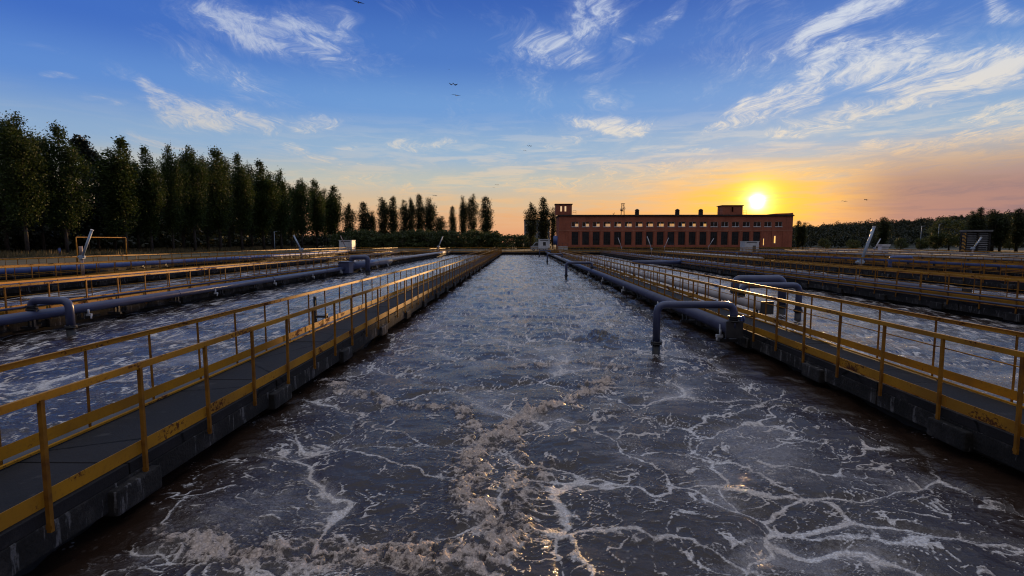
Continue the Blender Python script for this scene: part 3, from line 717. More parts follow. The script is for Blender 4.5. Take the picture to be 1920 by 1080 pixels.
# transverse pipe
b = empty('air_pipe', (15.6, 58, .12), 'indigo pipe crossing the basin right of the central one', 'pipe', 'long air pipes along the basins')
m = MB(); m.tube([(-3.0, 0, 0), (2.5, 0, 0)], .22, 16); m.build('tube', M_pipe, b)
for px in (-2.2, 1.6):
    m = MB(); m.box((px-.08, -.15, -.9), (px+.08, .15, -.22)); m.build('bracket', M_dark, b)
def down_pipe(xr, xl, y, ztop, d, mat, label, valve=True, zr=.2):
    """Inverted U from the air pipe (xr) over and down into the water (xl)."""
    root = empty('drop_pipe', (xr, y, zr), label, 'pipe', 'drop pipes bending into the water')
    w_ = xl-xr; sg = 1 if w_ > 0 else -1
    m = MB(); m.tube(bend([(0, 0, .15), (0, 0, ztop-zr), (w_, 0, ztop-zr), (w_, 0, WZ-zr+.34)], .26, 8), d/2, 16); m.build('bent_tube', mat, root)
    m = MB(); m.tube([(w_, 0, WZ-zr+.34), (w_, 0, WZ-zr-.7)], d/2+.004, 16); m.build('lower_tube', M_dark, root)
    m = MB(); m.tube([(w_, 0, WZ-zr+.30), (w_, 0, WZ-zr+.335)], d/2+.05, 16); m.tube([(w_, 0, WZ-zr+.345), (w_, 0, WZ-zr+.38)], d/2+.05, 16)
    for q in range(6):
        aa = q*PI/3; m.tube([(w_+math.cos(aa)*(d/2+.03), math.sin(aa)*(d/2+.03), WZ-zr+.27), (w_+math.cos(aa)*(d/2+.03), math.sin(aa)*(d/2+.03), WZ-zr+.41)], .011, 6)
    m.build('flange', M_dark, root)
    m = MB(); m.tube([(0, 0, -.06), (0, 0, .15)], d/2+.004, 16); m.build('riser', mat, root)
    m = MB(); m.tube([(0, 0, .10), (0, 0, .14)], d/2+.05, 16); m.tube([(0, 0, .22), (0, 0, .26)], d/2+.05, 16); m.tube([(0, 0, .14), (0, 0, .22)], d/2+.02, 16); m.build('valve_body', M_dark, root)
    if valve:
        m = MB(); m.tube([(d/2, 0, .18), (d/2+.16, 0, .18)], .022, 8); m.tube([(d/2+.14, -.0, .18), (d/2+.17, 0, .18)], .085, 12); m.box((d/2+.07, -.05, .12), (d/2+.13, .05, .24), .01); m.build('valve_wheel', M_pipe_blue, root)
    return root
for i, (y, nm) in enumerate(((13.75, 'nearest to the camera beside the end plate'), (41.2, 'second along the right edge of the central basin'), (70.5, 'third along the right edge of the central basin'), (99, 'fourth and farthest along the central basin'))):
    down_pipe(5.74, 3.68, y, .76, .20, M_pipe, 'indigo drop pipe, ' + nm, i < 2)
down_pipe(8.80, 11.05, 20.4, .72, .24, M_pipe, 'thinner, front one of two drop pipes in the right basin', False)
down_pipe(9.15, 11.15, 21.9, .86, .34, M_pipe, 'thicker, rear one of two drop pipes in the right basin', False)
down_pipe(-15.72, -14.5, 16.1, .56, .24, M_pipe, 'indigo drop pipe at the left edge of the picture', False, zr=.15)
down_pipe(-15.66, -14.15, 47.2, 1.0, .42, M_pipe, 'thick dark blue drop pipe rising from the fat pipe', False, zr=.45)
down_pipe(41.4, 39.2, 55, .80, .34, M_pipe_blue, 'blue drop pipe beside the fourth right walkway', True, zr=.4)
down_pipe(32.7, 35.0, 78, .80, .34, M_pipe, 'blue-grey drop pipe over the white pipe', False)
# sensor post at the left basin
b = empty('sensor_post', (-6.18, 15.2, -.05), 'thin dark sensor post behind the far railing of the first left walkway', 'sensor')
m = MB(); m.box((-.035, -.035, -.5), (.035, .035, .86)); m.build('post', M_dark, b)
m = MB(); m.box((.035, -.07, .22), (.36, .07, .28)); m.box((.30, -.05, .02), (.36, .05, .34)); m.build('arm', M_dark, b)
m = MB(); m.box((.03, -.4, .0), (.5, .6, .05)); m.build('junction_tray', M_rustpost, b)

# ------------------------------------------------------------------ swing arms (tilted poles)
def swing_arm(x, y, lean, length, d, label, mat=None, base_h=1.35, post=True):
    root = empty('swing_pole', (x, y, 0), label, 'pole', 'tilted poles standing on the walkways')
    if post:
        m = MB(); m.tube([(0, 0, 0), (0, 0, base_h)], d*.55, 10); m.build('post', M_rustpost, root)
    m = MB(); m.box((-d*.8, -d*.8, base_h-.05), (d*.8, d*.8, base_h+d*1.3), .02); m.tube([(-d*1.6, 0, base_h+.1), (d*1.4, 0, base_h+.1)], d*.5, 8); m.build('pivot', M_pole, root)
    m = MB(); m.tube([(0, -d*.2, base_h), (math.sin(lean)*length, -d*.2, base_h+math.cos(lean)*length)], d/2, 12); m.build('arm', mat or M_pole, root)
    m = MB(); e = Vector((math.sin(lean)*length, -d*.2, base_h+math.cos(lean)*length)); u = Vector((math.sin(lean), 0, math.cos(lean)))
    m.tube([e-u*.02, e+u*.05], d*.6, 12); m.build('cap', M_white, root)
    return root
a = swing_arm(-28.8, 33.2, R(24), 2.0, .15, 'blue tilted pole with weathered post on the third left walkway, nearest one')
m = MB(); m.tube([(-.12, .1, 1.5), (-.12, .1, 2.15)], .10, 10); m.build('sleeve', M_rustpost, a)
m = MB()
for q in range(4): m.tube([(.25+q*.18, .2, .25), (.45+q*.2, .2, .02)], .025, 6)
m.build('stay', M_dark, a)
swing_arm(-28.8, 67, R(-26), 2.1, .2, 'pale pole leaning left on the third left walkway, farther one')
swing_arm(-16.8, 105, R(23), 2.3, .2, 'thin pole leaning right at the far end of the second left walkway')
swing_arm(-40.6, 118.3, R(-22), 2.6, .18, 'dark pole leaning left beside the white cabin on the left', M_rustpost)
swing_arm(30.7, 46.8, R(17), 3.4, .24, 'thick pale pole leaning right on the third right walkway', base_h=.5)
swing_arm(18.8, 96, R(-20), 1.9, .09, 'thin pole leaning left before the fourth lower window', M_white)
swing_arm(18.8, 74, R(-20), 1.9, .10, 'pole leaning left before the seventh lower window', M_white)
swing_arm(30.7, 110, R(23), 2.0, .10, 'pole leaning right before the ninth lower window', M_white)
swing_arm(42.6, 117, R(30), 2.1, .10, 'pole leaning right before the thirteenth lower window', M_white)
swing_arm(54.5, 80, R(28), 1.7, .14, 'short white pole leaning right beside the small white booth', M_white)
swing_arm(66.4, 76.5, R(32), 2.0, .2, 'pale pole leaning right before the slatted concrete tower', M_pole)

# ------------------------------------------------------------------ yellow frame on the outermost left walkway
b = empty('yellow_hoop', (-41.2, 50, 0), 'thin yellow goal-like frame on the outermost left walkway', 'frame')
m = MB(); m.tube(bend([(0, -3, 0), (0, -3, 2.86), (0, 3, 2.86), (0, 3, 0)], .1, 3), .045, 8); m.build('hoop', M_yellow, b)

# ------------------------------------------------------------------ cabins
def cabin(x, y, z, wx, wy, h, label, legs=0, win=None, door=None):
    root = empty('cabin', (x, y, z), label, 'cabin', 'small white cabins by the basins')
    m = MB(); m.box((-wx/2, -wy/2, 0), (wx/2, wy/2, h-.12), .03); m.build('wall', M_white, root)
    m = MB(); m.box((-wx/2-.08, -wy/2-.08, h-.115), (wx/2+.08, wy/2+.08, h), .02); m.build('roof', M_white, root)
    m = MB(); m.box((-wx/2-.05, -wy/2-.05, -.12), (wx/2+.05, wy/2+.05, -.004)); m.build('base_frame', M_dark, root)
    m = MB(); m.box((-wx*.36, -wy/2-.02, h*.84), (wx*.36, -wy/2-.004, h*.90)); m.build('vent_strip', M_dark, root)
    if win:
        u0, u1, v0, v1 = win
        m = MB(); m.box((u0, -wy/2-.03, v0), (u1, -wy/2-.003, v1)); f = m.build('window', M_frame, root)
        m = MB(); m.box((u0+.07, -wy/2-.036, v0+.07), (u1-.07, -wy/2-.031, v1-.07)); m.build('pane', M_dark, f)
    if door:
        u0, u1, v1 = door
        m = MB(); m.box((u0, -wy/2-.03, .04), (u1, -wy/2-.003, v1)); f = m.build('door', M_inner, root)
        m = MB(); m.box((u1-.2, -wy/2-.07, v1*.5), (u1-.12, -wy/2-.031, v1*.56)); m.build('handle', M_dark, f)
    for lx in ((-wx/2+.15, wx/2-.15) if legs else ()):
        m = MB(); m.box((lx-.06, -wy/2+.05, -legs), (lx+.06, -wy/2+.17, -.12)); m.build('leg', M_dark, root)
    return root
cabin(5.35, 117.2, .85, 2.5, 1.9, 2.15, 'white cabin on legs at the far end of the central basin', 2.2, win=(-.35, .45, .6, 1.6))
cabin(53.2, 120.3, .05, 3.3, 2.4, 2.5, 'white cabin with dark doorway before the brick building', 0, door=(.25, .95, 1.5))
cabin(-41.0, 121, .05, 3.0, 2.6, 2.75, 'white cabin under the poplars at the far left end', 0)
b = empty('booth', (66.3, 95, 0), 'small white booth with flared top at right', 'booth')
m = MB(); m.box((-.65, -.5, 0), (.65, .5, 1.55), .03); m.build('wall', M_white, b)
m = MB(); m.prism([(-.65, 1.55), (.65, 1.55), (.9, 1.95), (-.9, 1.95)], 'y', -.7, .7); m.build('flared_roof', M_white, b)

# ------------------------------------------------------------------ brick building
BX0, BX1, BY0, BY1 = 11.2, 78.5, 150.0, 162.0
BZ = -.05
bld = empty('brick_building', (45, 150, BZ), 'long two-storey red brick industrial building under the setting sun', 'building')
def bpart(name, mb, mat, parent=None): 
    o = mb.build(name, mat, parent or bld)
    if parent is None: o.location = (-45, -150, -BZ)
    return o
NB = 20; pitch = 3.085; xs0 = at(1078, 453, 150).x
def wall_with_openings(m, x0, x1, ya, yb, z0, z1, rects):
    """Wall as boxes round the rectangular openings (x0,x1,z0,z1)."""
    zs = sorted({z0, z1, *[r[2] for r in rects], *[r[3] for r in rects]})
    for za, zb in zip(zs, zs[1:]):
        cuts = sorted([(r[0], r[1]) for r in rects if r[2] <= za+1e-6 and r[3] >= zb-1e-6]); x = x0
        for a, b_ in cuts:
            if a > x+1e-4: m.box((x, ya, za), (a, yb, zb))
            x = b_
        if x1 > x+1e-4: m.box((x, ya, za), (x1, yb, zb))
LOW, LOWT, UP, UPT = 1.5, 5.25, 6.75, 8.15
rects_low = []; rects_up = []
for i in range(NB):
    c = xs0 + i*pitch
    if i < 18: rects_low.append((c-.98, c+.98, LOW, LOWT))
    rects_up.append((c-1.02, c+1.02, UP, UPT))
front = MB(); wall_with_openings(front, BX0, BX1, BY0, BY0+.45, 0, 9.75, rects_low+rects_up)
bpart('front_wall', front, M_brick)
rear_up = []
rr = random.Random(5)
for i in range(14):
    c = xs0 + i*pitch + (i-8)*.24                      # rear windows, seen through the front ones
    hw = rr.choice((.6, .85, 1.0)) if 3 < i < 11 else .5
    rear_up.append((c-hw+.35, c+hw+.35, 7.15, 8.0))
m = MB(); wall_with_openings(m, BX0, BX1, BY1-.4, BY1, 0, 9.75, rear_up); bpart('rear_wall', m, M_brick)
m = MB(); m.box((BX0, BY0+.452, 0), (BX0+.4, BY1-.402, 9.75)); bpart('side_wall', m, M_brick)
m = MB(); m.box((BX1-.4, BY0+.452, 0), (BX1, BY1-.402, 9.75)); bpart('side_wall', m, M_brick)
m = MB(); m.box((BX0+.42, BY0+.47, 5.6), (BX1-.42, BY1-.42, 5.8)); bpart('storey_floor', m, M_inner)
m = MB(); m.box((BX0-.25, BY0-.3, 9.755), (BX1+.25, BY1+.3, 9.98)); m.box((BX0-.1, BY0-.14, 9.985), (BX1+.1, BY1+.1, 10.2)); roof = bpart('roof', m, M_roof)
m = MB(); m.box((BX0-.03, BY0-.08, 5.55), (BX1, BY0-.003, 5.75)); bpart('string_course', m, varied('brick_course', (.30, .11, .07), (.40, .17, .11), 1, .85))
for i in range(NB+1):
    c = xs0 + (i-.5)*pitch
    m = MB(); m.box((c-.34, BY0-.12, .9), (c+.34, BY0-.004, 5.54)); bpart('pilaster', m, M_brick)
m = MB(); m.box((BX0, BY0-.16, 0), (BX1, BY0-.003, .88)); bpart('plinth', m, M_conc)
for kind, rects in (('low', rects_low), ('up', rects_up)):
    for i, (a, b_, z0, z1) in enumerate(rects):
        m = MB(); f = .07
        m.box((a, BY0+.14, z0), (b_, BY0+.22, z0+f)); m.box((a, BY0+.14, z1-f), (b_, BY0+.22, z1)); m.box((a, BY0+.14, z0+f), (a+f, BY0+.22, z1-f)); m.box((b_-f, BY0+.14, z0+f), (b_, BY0+.22, z1-f))
        if kind == 'low':
            for q in (1, 2): x = a+(b_-a)*q/3; m.box((x-.03, BY0+.15, z0+f), (x+.03, BY0+.21, z1-f))
            for q in (1, 2, 3): z = z0+(z1-z0)*q/4; m.box((a+f, BY0+.155, z-.03), (b_-f, BY0+.205, z+.03))
        else:
            x = (a+b_)/2; m.box((x-.04, BY0+.15, z0+f), (x+.04, BY0+.21, z1-f))
        fr = bpart('window', m, M_frame if kind == 'up' else M_dark)
        m = MB(); m.box((a+f, BY0+.175, z0+f), (b_-f, BY0+.185, z1-f)); m.build('pane', M_glass, fr)
        if kind == 'low':   # blinds behind the tall glazing; their greys stand in for glass reflections
            m = MB(); m.box((a+f, BY0+.30, z0+f), (b_-f, BY0+.32, z1-f)); m.build('blind', rr.choice((M_blind, M_blind, M_dark, M_blind2)), fr)
        else:
            m = MB(); m.box((a-.08, BY0-.09, z0-.12), (b_+.08, BY0-.004, z0-.003)); m.build('sill', M_frame, fr)
for (px, pyt, pyb, wpx) in ((1430.5, 448, 460, 3), (1452, 443, 456, 3.6)):
    t_ = at(px, pyt, BY0); u_ = at(px, pyb, BY0); ww = wpx*150/960/2
    m = MB(); m.box((t_.x-ww-.1, BY0-.06, u_.z-BZ-.1), (t_.x+ww+.1, BY0-.005, t_.z-BZ+.1)); f = bpart('stair_window', m, M_frame)
    m = MB(); m.box((t_.x-ww, BY0-.072, u_.z-BZ), (t_.x+ww, BY0-.062, t_.z-BZ)); m.build('pane', M_glow, f)
# rooftop blocks
def roof_block(pxa, pxb, zt, slots, label):
    xa, xb = at(pxa, 420, 150.6).x, at(pxb, 420, 150.6).x
    m = MB(); rc = []
    for (ps, wd, z0, z1) in slots:
        c = at(ps, 420, 150.6).x; rc.append((c-wd/2, c+wd/2, z0, z1))
    wall_with_openings(m, xa, xb, 150.6, 150.9, 10.203, zt-.2, rc)
    wall_with_openings(m, xa, xb, 154.2, 154.5, 10.203, zt-.2, [(a-.25, b_+.45, z0-.3, z1+.6) for a, b_, z0, z1 in rc])
    m.box((xa, 150.902, 10.203), (xa+.3, 154.198, zt-.2)); m.box((xb-.3, 150.902, 10.203), (xb, 154.198, zt-.2))
    t_ = bpart('roof_tower', m, M_brick)
    m = MB(); m.box((xa-.25, 150.35, zt-.195), (xb+.25, 154.75, zt)); m.build('tower_roof', M_roof, t_)
    m = MB()
    for dx_ in (.0, .9):
        m.tube([(xb+.35+dx_, 151, 10.2), (xb+.35+dx_, 151, 11.5)], .03, 6)
    m.tube([(xb+.3, 151, 11.45), (xb+1.3, 151, 11.45)], .03, 6); m.tube([(xb+.3, 151, 10.9), (xb+1.3, 151, 10.9)], .03, 6)
    m.build('roof_guardrail', M_dark, t_)
roof_block(1042, 1072, 13.4, [(1052, .5, 11.2, 12.7), (1060, .5, 11.2, 12.7)], '')
roof_block(1354, 1391.5, 12.95, [(1372.5, .5, 11.0, 12.4)], '')
xa = at(1454, 420, 150).x
m = MB(); m.prism([(xa, 10.203), (BX1+.05, 10.203), (BX1+.05, 10.75), (xa+4, 10.62), (xa, 10.5)], 'y', 150.2, 160); bpart('raised_parapet', m, M_brick)
def vent(px):
    x = at(px, 400, 151).x
    m = MB(); m.box((x-.5, 150.6, 10.203), (x+.5, 151.6, 11.25)); v = bpart('roof_vent', m, M_roof)
    m = MB(); m.tube([(x, 151.1, 11.25), (x, 151.1, 11.35), (x, 151.1, 11.7), (x, 151.1, 11.95)], [.42, .7, .55, .08], 10); m.build('vent_cowl', M_roof, v)
for px in (1194.5, 1270, 1314): vent(px)
x = at(1167.5, 400, 152).x
m = MB()
for a, b_ in ((-.45, -.28), (.45, .28)):
    for yy in (151.6, 152.4): m.tube([(x+a, yy, 10.2), (x+b_, yy, 13.5)], .05, 6)
for z in (11.0, 11.8, 12.6): m.tube([(x-.4, 151.6, z), (x+.4, 151.6, z+.7)], .03, 5); m.tube([(x+.4, 151.6, z), (x-.4, 151.6, z+.7)], .03, 5)
m.box((x-.7, 151.3, 11.9), (x+.7, 152.7, 12.02)); m.box((x-.75, 151.3, 11.35), (x-.1, 151.9, 11.75)); m.box((x-.5, 151.4, 13.45), (x+.5, 152.6, 13.55)); m.box((x+.15, 151.3, 12.4), (x+.6, 152, 12.5))
bpart('antenna_mast', m, M_dark)
m = MB(); xx = at(1150, 400, 151).x; m.tube([(xx, 151, 10.2), (xx+.4, 151, 10.9)], .05, 5); m.box((xx-.2, 150.9, 10.4), (xx+.3, 151.1, 10.55)); bpart('roof_dish', m, M_dark)
m = MB()
for px, z in ((1349, 11.7), (1346.5, 11.1)): xx = at(px, 400, 151).x; m.tube([(xx, 151, 10.2), (xx, 151, z)], .04, 5); m.box((xx-.25, 150.95, z-.35), (xx+.25, 151.05, z-.28))
bpart('antenna', m, M_dark)
# blue tank and landing at the left corner of the building
b = empty('blue_tank', (10.0, 147.6, 0), 'blue upright tank by the left corner of the brick building', 'tank')
m = MB(); m.tube([(0, 0, 1.5), (0, 0, 3.9)], .62, 14); m.build('vessel', M_pipe_blue, b); m = MB(); m.tube([(0, 0, 3.9), (0, 0, 4.0), (0, 0, 4.2)], [.62, .5, .1], 14); m.build('lid', M_pipe_blue, b)
m = MB(); [m.box((sx*.4-.06, sy*.4-.06, 0), (sx*.4+.06, sy*.4+.06, 1.5)) for sx in (-1, 1) for sy in (-1, 1)]; m.build('stand', M_dark, b)
b = empty('loading_platform', (12.0, 147.8, 0), 'grey landing with dark rail beside the blue tank', 'platform')
m = MB(); m.box((-1.2, -.8, 0), (1.5, .8, 1.1), .02); m.build('base', M_pipe_grey, b)
m = MB(); [m.tube([(q, -.75, 1.1), (q, -.75, 2.0)], .03, 6) for q in (-1.1, 0, 1.4)]; m.tube([(-1.1, -.75, 2.0), (1.4, -.75, 2.0)], .03, 6); m.build('handrail', M_dark, b)

# ------------------------------------------------------------------ van
v = empty('parked_van', (5.0, 139, GZ), 'white van parked behind the white cabin on legs', 'van')
m = MB(); m.prism([(-2.3, .35), (2.3, .35), (2.3, 2.15), (2.15, 2.3), (-1.0, 2.3), (-1.75, 1.35), (-2.25, 1.15)], 'y', -.95, .95); m.build('body', M_vanw, v)
for xa_ in (-1.5, 1.45):
    for sy in (-1, 1):
        m = MB(); m.tube([(xa_, sy*.80, .35), (xa_, sy*.97, .35)], .34, 16); wl = m.build('wheel', M_tyre, v)
        m = MB(); m.tube([(xa_, sy*.971, .35), (xa_, sy*.985, .35)], .19, 12); m.build('rim', M_pipe_grey, wl)
m = MB(); m.prism([(-1.62, 1.4), (-.95, 2.15), (-.3, 2.15), (-.3, 1.4)], 'y', -.962, -.951); m.build('side_window', M_dark, v)
m = MB(); m.box((-.1, -.962, 1.45), (1.9, -.951, 2.1)); m.build('side_window', M_dark, v)
# ------------------------------------------------------------------ slatted concrete tower, right
p0, p1 = at(1809, 460, 112).x, at(1857, 460, 112).x
ct = empty('slatted_tower', ((p0+p1)/2, 112, 0), 'low grey concrete tower with horizontal slats under trees at right', 'tower')
hw = (p1-p0)/2
m = MB(); m.box((-hw-.1, -.3, 4.55), (hw+.1, 1.5, 4.9), .03); m.build('top_slab', M_slat, ct)
for sx in (-hw+.2, 0, hw-.2):
    for yy in (0, .95): m = MB(); m.box((sx-.2, yy, 0), (sx+.2, yy+.4, 4.55)); m.build('column', M_conc, ct)
for s0, s1 in ((-hw+.42, -.22), (.22, hw-.42)):
    m = MB()
    for q in range(9): z = .35+q*.46; m.prism([(.02, z), (.10, z), (.42, z+.30), (.34, z+.30)], 'x', s0, s1)
    m.build('slat_panel', M_slat, ct)
m = MB(); m.box((-hw+.42, .6, 0), (hw-.42, .9, 4.5)); m.build('inner_wall', M_dark, ct)
def stripes():
    m, t, b_, p = pmat('striped_paint', .5); sp = t.new('ShaderNodeSeparateXYZ'); t.put(sp.inputs[0], p); ph = t.math('FRACT', t.math('MULTIPLY', t.math('ADD', sp.outputs[2], t.math('MULTIPLY', sp.outputs[0], .9)), 1.35))
    t.put(b_.inputs['Base Color'], t.ramp(ph, [(0, (.02, .015, .012)), (.5, (.40, .20, .03))], 'CONSTANT')); return m
b = empty('striped_post', (p0-.7, 111.5, 0), 'yellow and black striped post left of the slatted tower', 'post')
m = MB(); m.box((-.22, -.22, 0), (.22, .22, 4.3), .02); m.build('post', stripes(), b)
m = MB(); m.box((-.3, -.3, 4.3), (.3, .3, 4.4), .02); m.build('cap', M_dark, b)

# ------------------------------------------------------------------ far apartment block
xa, xb = at(983, 420, 400).x, at(1031, 420, 400).x
ab = empty('apartment_block', ((xa+xb)/2, 400, GZ), 'distant grey apartment block half hidden by two poplars', 'building')
m = MB(); m.box((-(xb-xa)/2, 0, 0), ((xb-xa)/2, 14, 19.0)); m.build('wall', varied('grey_panel', (.12, .13, .16), (.18, .19, .22), .3, .8), ab)
m = MB(); m.box((-(xb-xa)/2-.3, -.3, 19.0), ((xb-xa)/2+.3, 14.3, 19.5)); m.build('roof', M_roof, ab)
WM = MB(); WM.box((-.8, -.06, 0), (.8, -.01, 1.5)); WM = WM.mesh('window', M_dark)
for fl in range(6):
    for q in range(6): link('window', WM, ab, (-(xb-xa)/2+1.8+q*((xb-xa)-3.6)/5, 0, 1.6+fl*2.9))

# ------------------------------------------------------------------ poles and small posts
def lamp(px, pyt, Y, label):
    t_ = at(px, pyt, Y); root = empty('street_lamp', (t_.x, Y, GZ), label, 'lamp')
    m = MB(); m.tube([(0, 0, 0), (0, 0, t_.z-GZ)], [.09, .05], 8); m.build('pole', M_pole, root)
    m = MB(); m.tube([(0, 0, t_.z-GZ-.05), (.9, 0, t_.z-GZ+.05)], .04, 6); m.build('arm', M_pole, root)
    m = MB(); m.box((.8, -.12, t_.z-GZ-.02), (1.4, .12, t_.z-GZ+.12), .03); m.build('lamp_head', M_dark, root)
lamp(514, 434, 130, 'thin lamp pole before the poplars at left')
lamp(1728, 424, 150, 'thin lamp pole before the hill, left of the other one')
lamp(1761, 420, 150, 'thin lamp pole beside the round bushy tree')
for px, py, lb in ((112, 474, 'blue post at the foot of the second poplar'), (405, 462, 'small blue post among the poplar trunks')):
    p_ = on_level(px, py+4, GZ); root = empty('blue_post', p_, lb, 'post')
    m = MB(); m.tube([(0, 0, 0), (0, 0, 1.3)], .22, 10); m.build('post', M_pipe_blue, root)
    m = MB(); m.tube([(0, 0, 1.3), (0, 0, 1.42)], [.26, .12], 10); m.build('cap', M_dark, root)

# ------------------------------------------------------------------ trees
def leaf_quads(cent, size, rng):
    n = len(cent)
    a = rng.normal(size=(n, 3)); a /= np.linalg.norm(a, axis=1, keepdims=True)
    b_ = np.cross(a, rng.normal(size=(n, 3))); b_ /= np.linalg.norm(b_, axis=1, keepdims=True)
    s = size[:, None]
    V = np.stack([cent-a*s, cent+b_*s*.62, cent+a*s, cent-b_*s*.62], 1).reshape(-1, 3)
    return V, np.arange(4*n).reshape(n, 4)
def poplar_mesh(seed, H, W, mat, lean=0, nlimb=9, leaves=7000, z0=.14):
    rng = np.random.default_rng(seed)
    tr = MB(); tr.tube([(0, 0, 0), (.05, 0, H*.2), (.1, .05, H*.55), (.1, 0, H*.93)], [.32, .26, .15, .03], 8)
    cs = []
    for i in range(nlimb):
        a = rng.uniform(0, 2*PI); off = W*.5*rng.uniform(.18, .72) if i else 0
        top = H*(.97 if i == 0 else rng.uniform(.70, .955)); st = H*rng.uniform(z0, z0+.22)
        bx, by = math.cos(a)*off, math.sin(a)*off
        tr.tube([(0, 0, st*.8), (bx*.6, by*.6, st+(top-st)*.25), (bx, by, st+(top-st)*.6), (bx*.75, by*.75, top*.97)], [.11, .09, .06, .02], 5)
        nc = int(26*(top-st)/H/.7)
        for k in range(nc):
            t = rng.uniform(0, 1)**.9
            z = st + (top-st)*t
            zz = (z/H-z0)/(1-z0)
            prof = W*.5*max(.22, min(1, max(0, math.sin(PI*min(1, max(0, zz*.93+.05))**.90)))**.52)
            lx, ly = bx*min(1, .35+t*1.1), by*min(1, .35+t*1.1)
            aa = rng.uniform(0, 2*PI); rr_ = prof*.50*math.sqrt(rng.uniform(.05, 1))
            sh = min(1, prof/(W*.5)+.1)*(1 if zz < .8 else max(.2, 1-(zz-.8)*3))
            cs.append((lx*sh+math.cos(aa)*rr_, ly*sh+math.sin(aa)*rr_, z, prof))
    cs = np.array(cs); per = leaves//len(cs)
    c = np.repeat(cs, per, 0)
    sig = .13*c[:, 3:4] + .14
    p = c[:, :3] + rng.normal(size=(len(c), 3))*np.concatenate([sig, sig, sig*1.9], 1)
    V, F = leaf_quads(p, rng.uniform(.10, .22, len(p)), rng)
    return tr.mesh('trunk', M_bark), np_mesh('crown', V, F, mat)
def broad_mesh(seed, H, W, mat, leaves=5500, z0=.18, flat=1.0):
    rng = np.random.default_rng(seed)
    tr = MB(); tr.tube([(0, 0, 0), (.1, 0, H*.3), (.05, .1, H*.7)], [H*.022, H*.017, .03], 7)
    cs = []
    for i in range(60):
        a = rng.uniform(0, 2*PI); t = rng.uniform(0, 1); rr_ = W*.5*math.sqrt(rng.uniform(.1, 1))*math.sin(PI*(.18+.74*t))**.6
        z = H*(z0+(1-z0)*t*.97)
        cs.append((math.cos(a)*rr_, math.sin(a)*rr_, z))
        if i < 9: tr.tube([(0, 0, H*(.15+.03*i)), (cs[-1][0]*.5, cs[-1][1]*.5, (z+H*.3)/2), cs[-1]], [.1, .06, .02], 5)
    cs = np.array(cs); per = leaves//len(cs); c = np.repeat(cs, per, 0)
    p = c + rng.normal(size=c.shape)*np.array([W*.075, W*.075, H*.05*flat])
    p[:, 2] = np.maximum(p[:, 2], .1)
    V, F = leaf_quads(p, rng.uniform(.14, .32, len(p))*max(.8, H/11), rng)
    return tr.mesh('trunk', M_bark), np_mesh('crown', V, F, mat)
def pine_mesh(seed, H, W, mat, leaves=4500):
    rng = np.random.default_rng(seed)
    tr = MB(); tr.tube([(0, 0, 0), (.1, 0, H*.5), (0, .1, H*.98)], [.28, .18, .03], 7)
    cs = []
    for i in range(75):
        t = rng.uniform(.12, 1)**.85; a = rng.uniform(0, 2*PI); rr_ = W*.5*(1-t)**.75*rng.uniform(.35, 1)+.15
        cs.append((math.cos(a)*rr_, math.sin(a)*rr_, H*t, rr_))
        if i < 16: tr.tube([(0, 0, H*t-.3), (math.cos(a)*rr_, math.sin(a)*rr_, H*t)], [.06, .02], 4)
    cs = np.array(cs); c = np.repeat(cs, leaves//len(cs), 0)
    p = c[:, :3] + rng.normal(size=(len(c), 3))*np.array([.62, .62, .38])
    V, F = leaf_quads(p, rng.uniform(.16, .36, len(p)), rng)
    return tr.mesh('trunk', M_bark), np_mesh('crown', V, F, mat)
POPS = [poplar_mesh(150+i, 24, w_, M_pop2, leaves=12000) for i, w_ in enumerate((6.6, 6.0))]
POP = [poplar_mesh(100+i, 24, w_, M_pop, leaves=24000) for i, w_ in enumerate((7.4, 6.6, 6.0, 5.4, 6.8))]
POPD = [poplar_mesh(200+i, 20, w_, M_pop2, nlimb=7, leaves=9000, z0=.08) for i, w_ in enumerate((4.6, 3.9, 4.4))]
BRD = [broad_mesh(300+i, 11, w_, M_bush) for i, w_ in enumerate((9, 11, 8))]
BSH = [broad_mesh(330+i, 4.2, w_, M_bush, 2600, .02) for i, w_ in enumerate((6.5, 8.0, 5.2))]
PIN = [pine_mesh(360+i, 20, w_, M_pine) for i, w_ in enumerate((8, 9.5, 7))]
_rt = random.Random(11)
def tree(name, meshes, x, y, H0, H, wscale, label, cat, group):
    root = empty(name, (x, y, GZ), label, cat, group, _rt.uniform(0, 6.28))
    s = H/H0; root.scale = (s*wscale, s*wscale, s)
    link('trunk', meshes[0], root); link('crown', meshes[1], root)
    return root
ORD = ['first', 'second', 'third', 'fourth', 'fifth', 'sixth', 'seventh', 'eighth', 'ninth', 'tenth', 'eleventh', 'twelfth', 'thirteenth', 'fourteenth', 'fifteenth', 'sixteenth']
row = [(30, 213, 90), (108, 233, 74), (222, 258, 84), (273, 275, 50), (314, 273, 52), (356, 275, 58), (404, 277, 64), (446, 289, 48), (488, 302, 54), (522, 318, 46), (562, 335, 44), (590, 337, 38), (624, 349, 42)]
WID = (7.4, 6.6, 6.0, 5.4, 6.8)
for i, (px, pt, wpx) in enumerate(row):
    X = -90 + (px-30)/595*14; Y = 960*(-X)/(976-px)
    top = at(px, pt, Y); H = top.z-GZ; Wm = wpx/960*Y*.96; k = i % 5
    tree('poplar_tree', POP[k], top.x, Y, 24, H, Wm/(WID[k]*H/24), 'tall dark columnar poplar, %s from the left in the long row' % ORD[i], 'tree', 'poplars in the long row on the left')
